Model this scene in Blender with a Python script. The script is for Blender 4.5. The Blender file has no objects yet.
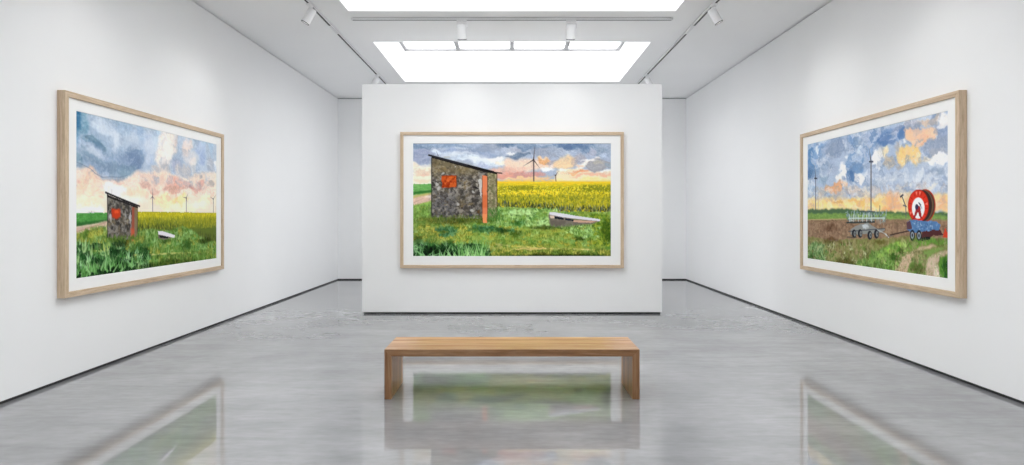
SKY_STRENGTH, E_WALL, E_CENTER, EXPOSURE, PIGMENT = 5.1, 18., 8., -0.1, 1.12
import numpy as np

# ------------------------------------------------------------------ a small watercolour painter
# units: the sheet is 100 high; x runs to the right, y down
class Sheet:
    def __init__(s, aspect, seed, H=240):
        s.H = H; s.W = int(round(H*aspect)); s.k = H/100.
        s.rng = np.random.RandomState(seed)
        s.img = np.ones((s.H, s.W, 3))*np.array([.97, .96, .94])
        yy, xx = np.mgrid[0:s.H, 0:s.W]
        s.x = (xx+.5)/s.k; s.y = (yy+.5)/s.k
        s.wx = s.fbm(14, 4); s.wy = s.fbm(14, 4)
        s.fx = s.fbm(3.2, 3); s.fy = s.fbm(3.2, 3)
        s.gran = s.fbm(1.6, 3)
    def fbm(s, cell, octs, stretch=1.):
        """smooth noise, about -1..1; cell = size of the largest blots; stretch > 1 lengthens them sideways"""
        out = np.zeros((s.H, s.W)); amp = 1.; tot = 0.
        for o in range(octs):
            cx, cy = max(cell*stretch, .4), max(cell, .4)
            gx = s.x/cx; gy = s.y/cy
            nx, ny = int(gx.max())+3, int(gy.max())+3
            g = s.rng.rand(ny, nx)*2-1
            ix, iy = gx.astype(int), gy.astype(int)
            fx, fy = gx-ix, gy-iy
            fx = fx*fx*(3-2*fx); fy = fy*fy*(3-2*fy)
            v = (g[iy, ix]*(1-fx)+g[iy, ix+1]*fx)*(1-fy)+(g[iy+1, ix]*(1-fx)+g[iy+1, ix+1]*fx)*fy
            out += amp*v; tot += amp; amp *= .55; cell *= .5
        return out/tot*1.6
    def lay(s, mask, col, grain=.0):
        c = np.array(col)/255.
        m = np.clip(mask, 0, 1)[..., None]
        if grain: c = np.clip(c*(1+grain*s.gran[..., None]), 0, 1)
        s.img = s.img*(1-m)+c*m
    def inside(s, pts, warp=0., fine=0.):
        X = s.x+warp*s.wx+fine*s.fx; Y = s.y+warp*s.wy+fine*s.fy
        m = np.zeros((s.H, s.W), bool); n = len(pts)
        for i in range(n):
            (x0, y0), (x1, y1) = pts[i], pts[(i+1) % n]
            if y0 == y1: continue
            c = (y0 > Y) != (y1 > Y)
            m ^= c & (X < (x1-x0)*(Y-y0)/(y1-y0)+x0)
        return m.astype(float)
    def soften(s, m, r):
        n = int(round(r*s.k))
        for _ in range(2):
            for ax in (0, 1):
                if n < 1: continue
                p = np.pad(m, [(n, n) if a == ax else (0, 0) for a in (0, 1)], mode='edge')
                cs = np.cumsum(p, axis=ax); z = np.zeros_like(np.take(cs, [0], axis=ax))
                cs = np.concatenate([z, cs], axis=ax); L = m.shape[ax]; w = 2*n+1
                m = (np.take(cs, range(w, w+L), axis=ax)-np.take(cs, range(0, L), axis=ax))/w
        return m
    def poly(s, pts, col, a=1., warp=0., fine=0., soft=.25, grain=0., edge=0.):
        m = s.inside(pts, warp, fine)
        if edge:                                           # pigment gathers along the rim of a wash
            rim = np.clip(m-s.soften(m, .7), 0, 1)*2
            s.lay(s.soften(m, soft)*a, col, grain)
            s.lay(s.soften(rim, .2)*edge, tuple(c*.6 for c in col))
        else:
            s.lay(s.soften(m, soft)*a, col, grain)
    def wash(s, p, rx, ry, col, a=1., warp=5., hard=.55, fine=1., edge=0.):
        x, y = p
        X = s.x+warp*s.wx+fine*s.fx-x; Y = s.y+warp*.6*s.wy+fine*s.fy-y
        d = np.sqrt((X/rx)**2+(Y/ry)**2)
        m = np.clip((1-d)/max(1-hard, .02), 0, 1); m = m*m*(3-2*m)
        s.lay(m*a, col, .03)
    def ripple(s, amp, cell, octs=4, upto=None):
        """let the wet paint run: every stroke so far is pushed about by noise"""
        dx, dy = s.fbm(cell, octs)*amp*s.k, s.fbm(cell, octs)*amp*.7*s.k
        yy, xx = np.mgrid[0:s.H, 0:s.W]
        X = np.clip(xx+dx, 0, s.W-1.001); Y = np.clip(yy+dy, 0, s.H-1.001)
        ix, iy = X.astype(int), Y.astype(int); fx, fy = (X-ix)[..., None], (Y-iy)[..., None]
        ix1, iy1 = np.minimum(ix+1, s.W-1), np.minimum(iy+1, s.H-1); I = s.img
        s.img = (I[iy, ix]*(1-fx)+I[iy, ix1]*fx)*(1-fy)+(I[iy1, ix]*(1-fx)+I[iy1, ix1]*fx)*fy
    def blooms(s, cell, n, a, below=100.):
        """thin tide marks where washes dried against each other"""
        f = s.fbm(cell, 5)*n; q = f-np.floor(f)
        s.lay(np.exp(-((q-.5)/.05)**2)*a*(s.fbm(9, 3) > .05)*(s.y < below), (96, 112, 140))
        s.lay(np.clip(q-.5, 0, .5)*a*1.4*(s.y < below), (255, 255, 255))
        s.lay(np.clip(.5-q, 0, .5)*a*1.1*(s.y < below), (116, 134, 164))
    def glaze(s, p, rx, ry, col, a=1., warp=4.):
        """transparent wash: multiplies what lies under it (255 = no change)"""
        X = s.x+warp*s.wx+s.fx-p[0]; Y = s.y+warp*.6*s.wy+s.fy-p[1]
        m = np.clip((1-np.sqrt((X/rx)**2+(Y/ry)**2))/.55, 0, 1)*a
        s.img = s.img*(1-m[..., None]*(1-np.array(col)/255.))
    def lift(s, p, rx, ry, col, a=.6, warp=4.):
        """body colour dry-brushed over the texture: only its light strokes take it"""
        X = s.x+warp*s.wx+s.fx-p[0]; Y = s.y+warp*.6*s.wy+s.fy-p[1]
        m = np.clip((1-np.sqrt((X/rx)**2+(Y/ry)**2))/.55, 0, 1)*a
        lum = s.img.mean(-1); m = m*np.clip((lum-.3)*3.2, .15, 1)
        s.lay(m, col)
    def dab(s, x, y, ln, wd, ang, col, a=1., taper=True):
        r = ln/2+wd+.5
        x0, x1 = int((x-r)*s.k), int((x+r)*s.k)+2; y0, y1 = int((y-r)*s.k), int((y+r)*s.k)+2
        x0, y0 = max(x0, 0), max(y0, 0); x1, y1 = min(x1, s.W), min(y1, s.H)
        if x1 <= x0 or y1 <= y0: return
        X = s.x[y0:y1, x0:x1]-x; Y = s.y[y0:y1, x0:x1]-y
        c, n = np.cos(ang), np.sin(ang)
        t = (X*c+Y*n)/(ln/2+1e-6); w = -X*n+Y*c
        half = wd/2*(np.clip(.5+.5*t, .12, 1) if taper else 1.)
        m = np.clip((half-np.abs(w))*s.k+.5, 0, 1)*np.clip((1-np.abs(t))*ln/2*s.k+.5, 0, 1)*a
        v = s.img[y0:y1, x0:x1]; m = m[..., None]
        s.img[y0:y1, x0:x1] = v*(1-m)+np.array(col)/255.*m
    def line(s, p, q, w, col, a=1.):
        (x0, y0), (x1, y1) = p, q
        s.dab((x0+x1)/2, (y0+y1)/2, np.hypot(x1-x0, y1-y0), w, np.arctan2(y1-y0, x1-x0), col, a, False)
    def blade(s, p, q, w, col, a=1.):
        """thick at p, thin at q"""
        (x1, y1), (x0, y0) = p, q
        s.dab((x0+x1)/2, (y0+y1)/2, np.hypot(x1-x0, y1-y0), w, np.arctan2(y1-y0, x1-x0), col, a, True)
    def scatter(s, n, x0, x1, top, bot, cols, ln, wd, ang=(-1.57, .4), a=.8, jit=14, keep=None):
        """n dabs between y=top(x) and y=bot(x); blades lean round ang"""
        f = (lambda v: (lambda x: v)) ; top = top if callable(top) else f(top); bot = bot if callable(bot) else f(bot)
        for _ in range(n):
            x = s.rng.uniform(x0, x1); t, b_ = top(x), bot(x)
            if b_ <= t: continue
            y = s.rng.uniform(t, b_)
            if keep is not None and not keep(x, y): continue
            c = np.array(cols[s.rng.randint(len(cols))])+s.rng.uniform(-jit, jit)
            s.dab(x, y, s.rng.uniform(*ln), s.rng.uniform(*wd), ang[0]+np.pi+s.rng.normal(0, ang[1]), np.clip(c, 0, 255), a)
    def tufts(s, p, n, spread, rx, ry, cols, ln, wd, a=.9):
        """a clump of blades fanning out of p"""
        for _ in range(n):
            x = p[0]+s.rng.normal(0, rx); y = p[1]+s.rng.normal(0, ry)
            an = -np.pi/2+s.rng.normal(0, spread); L = s.rng.uniform(*ln)
            c = np.clip(np.array(cols[s.rng.randint(len(cols))])+s.rng.uniform(-12, 12), 0, 255)
            s.blade((x, y), (x+np.cos(an)*L, y+np.sin(an)*L), s.rng.uniform(*wd), c, a)
    def clumps(s, n, x0, x1, top, bot, fams, size=(3, 6), wd=(.9, 1.7), keep=None):
        """plants in bunches: a dark hollow, then leaves of one tone rising out of it"""
        f = (lambda v: (lambda x: v)); top = top if callable(top) else f(top); bot = bot if callable(bot) else f(bot)
        spots = []
        for _ in range(n):
            x = s.rng.uniform(x0, x1); a, b = top(x), bot(x)
            if b > a:
                y = s.rng.uniform(a, b)
                if keep is None or keep(x, y): spots.append((y, x))
        for y, x in sorted(spots):
            L = s.rng.uniform(*size); dark, light = fams[s.rng.randint(len(fams))]
            s.dab(x+s.rng.uniform(-1, 1), y-L*.25, L*1.1, L*.5, s.rng.uniform(-.4, .4), dark, .55, False)
            for k in range(s.rng.randint(4, 8)):
                an = -np.pi/2+s.rng.normal(0, .6); l = L*s.rng.uniform(.6, 1.1); q = s.rng.uniform(-16, 16)
                xb = x+s.rng.normal(0, L*.25)
                s.blade((xb, y+s.rng.uniform(-.5, .5)), (xb+np.cos(an)*l, y+np.sin(an)*l), s.rng.uniform(*wd), tuple(np.clip(np.array(light)+q, 0, 255)), .75)
    def ell(s, p, rx, ry, col, a=1., rot=0., fine=0.):
        X = s.x-p[0]+fine*s.fx; Y = s.y-p[1]+fine*s.fy; c, n = np.cos(rot), np.sin(rot)
        d = np.sqrt(((X*c+Y*n)/rx)**2+((-X*n+Y*c)/ry)**2)
        s.lay(np.clip((1-d)*min(rx, ry)*s.k+.5, 0, 1)*a, col)
    def mottle(s, mask, cols, cell=2.2, seed_bias=0., a=.8):
        for c in cols:
            f = s.fbm(cell, 3)
            s.lay(mask*np.clip((f-.12+seed_bias)*5, 0, 1)*a, c)
    def clouds(s, lo, hi, light, dark, a, cell=6., cut=.22):
        """crisp small cloud edges between two heights"""
        band = np.clip((s.y-lo)/4+1, 0, 1)*np.clip((hi-s.y)/5, 0, 1)
        for col, sh in ((dark, cut), (light, cut), (dark, cut+.12), (light, cut+.16)):
            f = s.fbm(cell, 5, 1.7)
            m = np.clip((f-sh)*14, 0, 1)*np.clip(1.25-(f-sh)*2.2, .25, 1)
            s.lay(m*band*a, col)
    def foliage(s, mask, fams, cell=3.5, a=.8):
        """patches of lit leaf over dark hollows"""
        for dark, light in fams:
            f = s.fbm(cell, 4, .75)
            s.lay(mask*np.clip((f-.16)*7, 0, 1)*a, light)
            g = s.fbm(cell*.8, 4, .7)
            s.lay(mask*np.clip((g-.3)*7, 0, 1)*a*.8, dark)
    def done(s, gran=.016):
        s.img = np.clip(s.img*(1+gran*s.fbm(1.2, 3)[..., None]*.5+gran*.6*s.fbm(7, 3)[..., None]), 0, 1)
        return s.img

GREENS = [(82, 122, 50), (112, 150, 78), (60, 96, 42), (136, 168, 98), (100, 132, 54)]
MINT = [(150, 198, 136), (132, 184, 118), (166, 206, 150), (118, 172, 104)]
DARK = [(26, 66, 30), (38, 84, 40), (20, 50, 26), (48, 96, 44)]
TEAL = [(60, 114, 78), (80, 132, 92), (50, 98, 68)]
OCHRE = [(180, 168, 52), (158, 152, 48), (200, 184, 74), (140, 140, 44)]

FAM_MID = [((66, 100, 36), (122, 156, 74)), ((56, 88, 32), (98, 132, 50)), ((74, 106, 42), (152, 182, 108)), ((88, 104, 36), (164, 166, 74))]
FAM_MINT = [((70, 112, 54), (166, 200, 138)), ((58, 98, 42), (140, 180, 108)), ((64, 100, 40), (116, 156, 74))]
FAM_OCHRE = [((108, 110, 38), (192, 180, 78)), ((90, 104, 40), (160, 160, 66)), ((80, 104, 44), (128, 150, 66))]
FAM_DARK = [((10, 34, 14), (70, 124, 58)), ((14, 40, 18), (112, 168, 98)), ((8, 28, 12), (36, 80, 36)), ((12, 38, 20), (160, 206, 150))]
FAM_TEAL = [((44, 88, 56), (104, 152, 104)), ((38, 80, 48), (78, 126, 80))]

def stone(s, mask, lights, darks, ochres):
    keep = s.img.copy()
    s.lay(mask, (112, 107, 98))
    s.mottle(mask, ochres, 6, -.05, .6)
    s.mottle(mask, darks, 4.4, .0, .6)
    s.mottle(mask, lights, 3, -.15, .6)
    s.mottle(mask, darks[1:], 1.9, -.1, .55)
    s.mottle(mask, lights[:1], 1.5, -.34, .6)
    s.ripple(.8, 2.4, 3)
    m = mask[..., None]; s.img = keep*(1-m)+s.img*m

def turbine(s, base, hub, tips, w, col, hubr):
    s.line(base, hub, w, col)
    s.line(((base[0]+w*.28), base[1]), (hub[0]+w*.25, hub[1]), w*.4, tuple(c*.72 for c in col), .8)
    for t in tips: s.blade(hub, t, w*.95, tuple(c*.75 for c in col))
    s.ell(hub, hubr, hubr, tuple(c*.55 for c in col))

def art_center():
    s = Sheet(1.755, 11)
    # sky
    s.lay(np.ones_like(s.x), (168, 182, 205))
    s.wash((6.2, 2.2), 16, 3.5, (112, 140, 172), .9)
    s.wash((28.4, 1.3), 30, 3, (140, 165, 198), .9)
    s.wash((7.1, 11.1), 12, 8, (150, 160, 192), .9)
    s.wash((0.8, 14.7), 4, 4, (112, 124, 165), .7)
    s.wash((18.6, 7.5), 7, 3, (206, 220, 238), .9)
    s.wash((34.6, 6.7), 14, 3, (150, 172, 208), .8)
    s.wash((43.5, 3.6), 5, 2, (218, 230, 242), .9)
    s.wash((37.2, 12.9), 22, 4, (205, 220, 236), .9)
    s.wash((57.7, 5.8), 16, 5, (138, 156, 186), .9)
    s.wash((66.6, 9.3), 12, 3, (146, 164, 196), .8, edge=.2)
    s.wash((50.6, 12.0), 8, 2.4, (214, 228, 238), .95, edge=.15)
    s.wash((68.3, 16.4), 22, 4, (212, 224, 236), .95)
    s.wash((74.5, 13.8), 10, 2.6, (236, 240, 238), .95, edge=.15)
    s.wash((79.0, 16.4), 7, 2.4, (252, 240, 220), .9)
    s.wash((61.2, 20.0), 14, 3, (186, 198, 224), .85)
    s.wash((79.9, 0.9), 8, 4, (84, 116, 152), .95, hard=.7, edge=.15)
    s.wash((70.1, 3.1), 12, 2.4, (150, 160, 178), .7)
    s.wash((103.9, 2.2), 26, 3.2, (108, 136, 170), .9)
    s.wash((90.5, 6.2), 12, 3, (176, 180, 196), .9)
    s.wash((87.9, 9.3), 6, 2, (240, 238, 236), .95)
    s.wash((117.2, 7.5), 16, 6, (150, 158, 178), .85)
    s.poly([(79.9, 12.9),(87.0, 10.7),(92.3, 8.0),(103.0, 7.1),(104.7, 8.4),(97.6, 11.1),(94.1, 14.2),(87.0, 13.3)], (98, 122, 152), .95, 1.2, .8, .5, 0, .25)
    s.poly([(87.0, 12.9),(91.4, 14.7),(100.3, 12.9),(107.4, 14.7),(119.0, 12.9),(123.4, 20.0),(117.2, 23.5),(90.5, 25.3),(79.9, 23.5),(80.8, 14.7)], (250, 214, 186), .95, 1., .6, .8)
    s.wash((84.3, 23.5), 16, 5, (236, 184, 160), .9)
    s.wash((95.0, 27.5), 24, 3.4, (222, 146, 130), .85)
    s.wash((81.7, 27.1), 12, 5, (232, 160, 138), .85)
    s.wash((113.6, 15.5), 7, 4.6, (238, 172, 108), .95, hard=.7, edge=.2)
    s.wash((111.8, 12.0), 5, 1.4, (246, 206, 160), .9)
    s.wash((120.7, 17.3), 7, 4, (172, 160, 168), .7)
    s.wash((118.1, 23.5), 9, 2.2, (255, 250, 244), 1., edge=.12)
    s.wash((126.9, 21.8), 9, 2.4, (250, 228, 214), .9)
    s.wash((102.1, 31.2), 30, 1.8, (248, 200, 140), .9)
    s.wash((95.0, 33.8), 50, 1.5, (252, 206, 110), .9)
    s.wash((143.8, 2.2), 26, 4.4, (92, 126, 168), .95)
    s.wash((152.7, 4.9), 14, 4.6, (98, 128, 168), .9)
    s.wash((136.7, 4.0), 4.2, 2.6, (82, 110, 152), .95, hard=.75, edge=.2)
    s.wash((126.9, 5.8), 8, 5, (156, 170, 192), .85)
    s.wash((166.0, 5.8), 12, 6, (140, 160, 186), .9)
    s.wash((158.9, 7.5), 8, 2.8, (176, 178, 196), .8)
    s.wash((169.6, 8.4), 3.6, 3.2, (198, 212, 232), .85)
    s.poly([(124.3, 18.2),(128.7, 12.0),(135.8, 9.8),(142.9, 12.9),(141.2, 20.0),(130.5, 23.5),(123.4, 22.6)], (252, 212, 158), .95, 1., .8, .6, 0, .1)
    s.wash((140.3, 14.7), 5, 5, (206, 178, 160), .7)
    s.wash((146.5, 12.0), 9, 3.4, (168, 162, 172), .7)
    s.poly([(141.2, 23.5),(144.7, 18.7),(151.8, 14.7),(160.7, 13.3),(165.6, 11.1),(165.1, 13.3),(157.1, 16.4),(150.0, 20.9),(144.7, 24.4)], (252, 240, 230), .98, .5, .5, .35, 0, .1)
    s.wash((145.6, 18.7), 5, 2.6, (246, 212, 182), .85)
    s.poly([(150.9, 19.1),(157.1, 15.1),(164.2, 13.3),(169.6, 15.5),(175.8, 17.3),(175.8, 22.6),(166.9, 23.5),(160.7, 25.8),(155.4, 23.5)], (168, 166, 170), .95, .6, .8, .4, 0, .3)
    s.wash((163.4, 17.3), 5, 2.4, (186, 180, 164), .8)
    s.wash((172.2, 20.0), 4, 4, (150, 166, 184), .8)
    s.poly([(131.4, 23.5),(139.4, 22.2),(148.3, 22.2),(153.6, 23.5),(160.7, 26.2),(168.7, 24.4),(175.8, 23.8),(175.8, 34.2),(126.1, 34.2),(126.9, 25.3)], (254, 226, 186), .98, .4, .5, .4)
    s.poly([(131.4, 23.0),(137.6, 23.5),(133.2, 25.3),(127.8, 24.4)], (255, 250, 240), .95, .2, .3, .3)
    s.wash((145.6, 24.4), 11, 2.2, (240, 160, 112), .9)
    s.wash((138.5, 26.2), 6, 1.4, (238, 170, 104), .7)
    s.poly([(160.7, 26.2),(166.0, 24.4),(175.8, 23.3),(175.8, 24.8),(167.8, 25.7)], (255, 250, 240), .95, .2, .2, .2)
    s.wash((166.0, 28.0), 12, 2.6, (252, 216, 190), .7)
    s.wash((157.1, 28.9), 26, 2, (246, 178, 140), .7); s.wash((157.1, 33.7), 40, 2., (254, 226, 150), .9)
    s.poly([(-0.1, 17.3),(5.3, 17.8),(10.6, 20.9),(16.8, 20.9),(16.8, 37.7),(-0.1, 37.7)], (252, 236, 212), 1., .6, .8, .6)
    s.wash((9.7, 26.2), 12, 4, (246, 214, 184), .85)
    s.wash((13.3, 28.0), 7, 1.6, (236, 196, 168), .6)
    s.wash((5.3, 29.3), 7, 1.2, (255, 240, 214), .8)
    s.wash((8.8, 32.9), 12, 2, (250, 218, 186), .8)
    s.clouds(0, 17, (212, 222, 236), (116, 136, 166), .25, 7); s.ripple(1.8, 9, 5); s.blooms(9, 2.2, .22, 28)
    s.lift((37.2, 9.3), 20, 2.6, (228, 234, 242), .6, 4); s.lift((57.7, 14.7), 20, 3, (232, 238, 242), .75, 4); s.lift((76.3, 13.3), 9, 2, (250, 248, 242), .85, 3); s.lift((18.6, 6.7), 5, 2, (228, 236, 244), .6, 3)
    s.wash((79.9, 1.0), 8, 2.6, (92, 118, 152), .6, 4, .6, 1.6); s.wash((65.7, 5.3), 16, 2.2, (146, 158, 182), .6, 4, .6, 1.6); s.wash((139.4, 3.1), 12, 2.4, (90, 118, 158), .6, 4, .6, 1.6)
    s.lift((119.0, 23.5), 9, 1.7, (255, 250, 246), .9, 2); s.lift((155.4, 15.1), 10, 1.2, (255, 250, 244), .7, 1); s.lift((13.3, 21.8), 9, 3, (255, 246, 226), .6, 3)
    s.img = s.img*.88+s.img.mean(-1, keepdims=True)*.12
    # turbines on the horizon
    turbine(s, (106.9, 35.1), (106.7, 14.9), [(107.9, 2.7), (97.6, 20.5), (112.0, 22.0)], 1.15, (104, 86, 88), .85)
    turbine(s, (126.5, 35.1), (126.2, 28.5), [(128.9, 24.6), (124.3, 28.2)], .7, (120, 92, 78), .55)
    # far left: green strip and lane
    s.poly([(-2.7, 36.0),(18.6, 36.0),(18.6, 45.7),(-2.7, 45.7)], (112, 172, 92), 1., 0, .2, .2, .1)
    s.scatter(130, -0.9, 17.7, 36.3, 42.2, [(96, 160, 80), (130, 186, 108)], (1.5, 4), (.4, .8), (0, .1), .5)
    s.poly([(-2.7, 43.1),(18.6, 41.5),(18.6, 43.4),(7.9, 44.7),(-2.7, 45.7)], (48, 112, 46), .95, 0, .3, .3)
    s.poly([(-2.7, 46.6),(18.6, 43.6),(18.6, 58.2),(-2.7, 58.2)], (196, 186, 112), 1., 0, .4, .3)
    s.poly([(-2.7, 49.3),(6.2, 47.1),(18.6, 45.3),(18.6, 49.3),(9.7, 52.8),(-2.7, 56.4)], (222, 190, 170), 1., 0, .4, .3, .05)
    s.poly([(9.7, 47.1),(18.6, 45.9),(18.6, 48.4),(12.4, 48.2)], (240, 226, 218), .9, 0, .2, .3)
    s.line((-0.9, 53.3), (9.7, 48.8), .35, (176, 140, 122), .7)
    s.line((-0.9, 56.2), (13.3, 51.6), .4, (160, 128, 96), .7)
    # yellow rape field
    s.poly([(68.3, 34.2),(177.6, 34.2),(177.6, 62.6),(68.3, 62.6)], (202, 188, 46), 1., 0, 0, .1)
    s.scatter(1500, 72.8, 176.7, 38.6, 49.3, [(240, 218, 44), (250, 230, 70), (216, 194, 34), (160, 152, 36), (132, 138, 40)], (1, 2.4), (.7, 1.4), (-1.57, .7), .8)
    s.poly([(68.3, 33.7),(177.6, 33.7),(177.6, 35.4),(68.3, 35.4)], (246, 202, 50), .95, 0, .15, .25)
    s.scatter(260, 74.5, 176.7, 34.6, 37.7, [(248, 216, 52), (240, 204, 44)], (1.5, 4), (.4, .8), (0, .15), .7)
    s.scatter(260, 84.3, 106.5, 37.7, 41.3, [(126, 130, 32), (152, 148, 34)], (1, 2.4), (.6, 1.1), (-1.57, .6), .7)
    s.scatter(240, 150.0, 176.7, 36.9, 42.2, [(128, 134, 34), (108, 120, 32)], (1, 2.4), (.6, 1.1), (-1.57, .5), .7)
    s.scatter(240, 87.0, 130.5, 41.3, 46.6, [(252, 228, 60), (250, 212, 48)], (1, 2.2), (.6, 1.2), (-1.57, .8), .8)
    s.scatter(500, 74.5, 176.7, 37.7, 53.7, [(250, 234, 96), (124, 134, 40), (150, 150, 44), (90, 104, 36)], (.8, 1.8), (.6, 1.2), (-1.57, .9), .75)
    bt = lambda x: 56.0 + (4.5 if x > 128 else 2.2*(x-75)/53. if x > 75 else 0)
    s.scatter(1500, 74.5, 176.7, 45.7, lambda x: bt(x)-1, [(150, 150, 36), (176, 168, 40), (128, 140, 50), (206, 190, 52), (96, 112, 40)], (1.6, 3.8), (.6, 1.2), (-1.57, .25), .75)
    s.scatter(420, 74.5, 176.7, lambda x: bt(x)-5, lambda x: bt(x), [(58, 66, 34), (40, 50, 30), (84, 88, 40), (70, 88, 84)], (1.6, 4), (.6, 1.2), (-1.57, .2), .8)
    s.scatter(90, 117.2, 176.7, lambda x: bt(x)-6, lambda x: bt(x)+.5, [(214, 200, 170), (170, 186, 160), (96, 124, 140)], (1.2, 3), (.3, .6), (-1.57, .2), .7)
    # meadow
    top = lambda x: bt(x) if x > 74 else 53.7
    m = (s.y > np.where(s.x > 74, np.vectorize(bt)(s.x[0])[None, :], 55.5)+.5*s.fx)
    s.lay(m.astype(float)*(s.x > 0), (112, 156, 76))
    s.mottle(m.astype(float), [(138, 182, 112), (92, 138, 56), (150, 160, 66)], 7, 0, .6)
    s.poly([(-2.7, 56.4),(9.7, 52.8),(18.6, 50.2),(18.6, 69.7),(-2.7, 69.7)], (150, 192, 92), 1., 0, .4, .4)
    s.wash((96.7, 60.8), 22, 4, (150, 200, 138), .85, 2)
    s.wash((82.5, 59.1), 9, 3, (150, 198, 134), .8, 2)
    s.wash((111.8, 69.3), 12, 3.4, (160, 206, 150), .85, 2)
    s.wash((117.2, 60.4), 12, 2, (168, 182, 84), .7, 1)
    s.wash((99.4, 65.3), 12, 3, (70, 128, 66), .6, 2)
    s.wash((95.0, 69.7), 8, 3, (48, 108, 74), .7, 2)
    s.wash((77.2, 69.7), 14, 7, (86, 138, 58), .8, 2)
    s.wash((10.6, 68.8), 14, 4, (112, 120, 44), .8, 2)
    s.wash((37.2, 68.8), 18, 4, (98, 110, 44), .85, 2)
    s.wash((10.6, 78.6), 10, 7, (186, 180, 64), .8, 2)
    s.wash((29.3, 77.7), 8, 4.5, (84, 128, 84), .6, 3)
    s.wash((68.3, 75.5), 24, 4, (54, 116, 90), .8, 2)
    s.wash((79.9, 76.8), 8, 3.2, (36, 92, 70), .7, 2)
    s.wash((112.7, 77.7), 34, 6, (142, 160, 70), .75, 3)
    s.wash((90.5, 80.4), 7, 4, (86, 112, 42), .7, 2)
    s.wash((157.1, 75.9), 16, 4, (148, 196, 128), .8, 2)
    s.wash((146.5, 84.8), 20, 4, (112, 164, 92), .8, 2)
    s.wash((148.3, 83.9), 5, 2, (56, 92, 34), .8, 1)
    s.wash((169.6, 75.0), 8, 10, (78, 120, 40), .8, 2)
    s.wash((166.0, 85.7), 6, 6, (160, 166, 58), .7, 1)
    s.wash((70.1, 83.0), 8, 3, (176, 176, 70), .7, 2)
    s.wash((112.7, 92.8), 60, 4, (140, 152, 66), .7, 1)
    s.wash((112.7, 98.1), 60, 3, (92, 116, 38), .8, 1)
    s.scatter(500, -0.1, 16.8, 53.7, 66.2, GREENS+[(150, 192, 92)], (1, 3), (.3, .7), (-1.57, .3), .5)
    s.scatter(1100, -0.1, 50.6, 67.9, 85.7, OCHRE+GREENS+[(206, 206, 110)], (1.5, 5), (.35, .8), (-1.5, .4), .55)
    s.scatter(900, 50.6, 176.7, 61.7, 87.5, GREENS+MINT, (1, 3.2), (.3, .8), (-1.57, .5), .5)
    s.scatter(320, 74.5, 130.5, 58.2, 73.3, MINT+TEAL, (1, 3.4), (.5, 1.1), (-1.57, .9), .5)
    s.scatter(70, 22.1, 38.1, 75.0, 81.3, TEAL+DARK, (1.5, 4), (.4, .8), (-1.57, .5), .6)
    s.scatter(160, 51.5, 86.1, 72.4, 79.5, TEAL+DARK[:2], (1, 3), (.4, .8), (-1.4, .6), .6)
    s.scatter(280, 77.2, 176.7, 75.0, 89.3, OCHRE+GREENS, (1.5, 4), (.3, .7), (-1.2, .6), .45)
    s.scatter(240, 157.1, 176.7, 62.6, 91.0, [(92, 132, 40), (64, 104, 32), (140, 160, 52)], (1.5, 4.5), (.3, .7), (-1.5, .5), .7)
    for a_, b_ in (((66.6, 87.9), (89.6, 91.0)), ((89.6, 90.6), (112.7, 92.4)), ((103.9, 92.2), (132.3, 93.3)), ((130.5, 93.0), (157.1, 93.7)), ((152.7, 93.7), (173.1, 95.5))):
        s.line(a_, b_, 1.5, (204, 192, 128), .75)
        s.line(a_, b_, .7, (222, 206, 156), .8)
    s.poly([(66.6, 87.5),(82.5, 89.3),(79.0, 93.7),(68.3, 93.7)], (196, 184, 134), .7, 0, .8, .5)
    s.wash((108.3, 93.3), 9, 1.6, (206, 180, 124), .8, 1)
    s.scatter(420, 66.6, 176.7, 93.7, 100.8, [(80, 106, 34), (128, 146, 56), (52, 80, 26), (168, 172, 74), (104, 134, 52)], (1.5, 4.5), (.4, .8), (-1.57, .25), .75)
    s.scatter(60, 86.1, 176.7, 98.1, 100.8, DARK, (1.5, 3), (.5, .9), (-1.57, .2), .8)
    fm = m.astype(float)
    s.foliage(fm, FAM_MID, 4, .3)
    s.foliage(fm*np.clip((s.x-66)/6, 0, 1)*np.clip((76-s.y)/6, 0, 1), FAM_MINT[:2], 3.5, .4)
    s.clumps(150, -0.1, 50.6, 68.8, 88.4, FAM_OCHRE+FAM_MID, (3, 6), (.7, 1.3))
    s.clumps(16, 22.1, 38.1, 75.9, 83.0, FAM_TEAL, (3, 6))
    s.clumps(50, 50.6, 89.6, 69.7, 80.4, FAM_TEAL+FAM_MINT[1:]+FAM_MID, (2.5, 5))
    s.clumps(80, 75.4, 130.5, 59.9, 73.3, FAM_MINT, (2.5, 5))
    s.clumps(160, 68.3, 176.7, 75.0, 91.9, FAM_MID+FAM_OCHRE[1:], (2.5, 5), (.7, 1.3))
    s.clumps(60, 139.4, 166.0, 73.3, 83.9, FAM_MINT, (2.5, 5))
    s.clumps(70, 158.9, 176.7, 64.4, 91.0, [((52, 84, 28), (104, 140, 44)), ((60, 92, 30), (140, 160, 56))], (3, 6))
    s.clumps(120, 66.6, 176.7, 95.5, 101.7, [((52, 76, 26), (136, 150, 62)), ((44, 70, 26), (100, 128, 52)), ((84, 96, 34), (172, 172, 84))], (3, 6))
    s.wash((103.9, 93.1), 20, 1.2, (206, 186, 128), .7, 1)
    # dark leaves along the bottom left
    s.poly([(-2.7, 91.0),(9.7, 87.5),(20.4, 89.3),(34.6, 88.4),(43.5, 92.8),(54.1, 94.6),(66.6, 98.1),(66.6, 101.7),(-2.7, 101.7)], (22, 56, 28), .9, 1.2, 1.2, 1.2)
    s.wash((4.4, 88.4), 8, 5, (118, 168, 110), .7, 2)
    s.scatter(240, -0.9, 50.6, 88.4, 100.8, DARK+GREENS[:2], (2, 6), (.6, 1.3), (-1.3, .6), .7)
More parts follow.
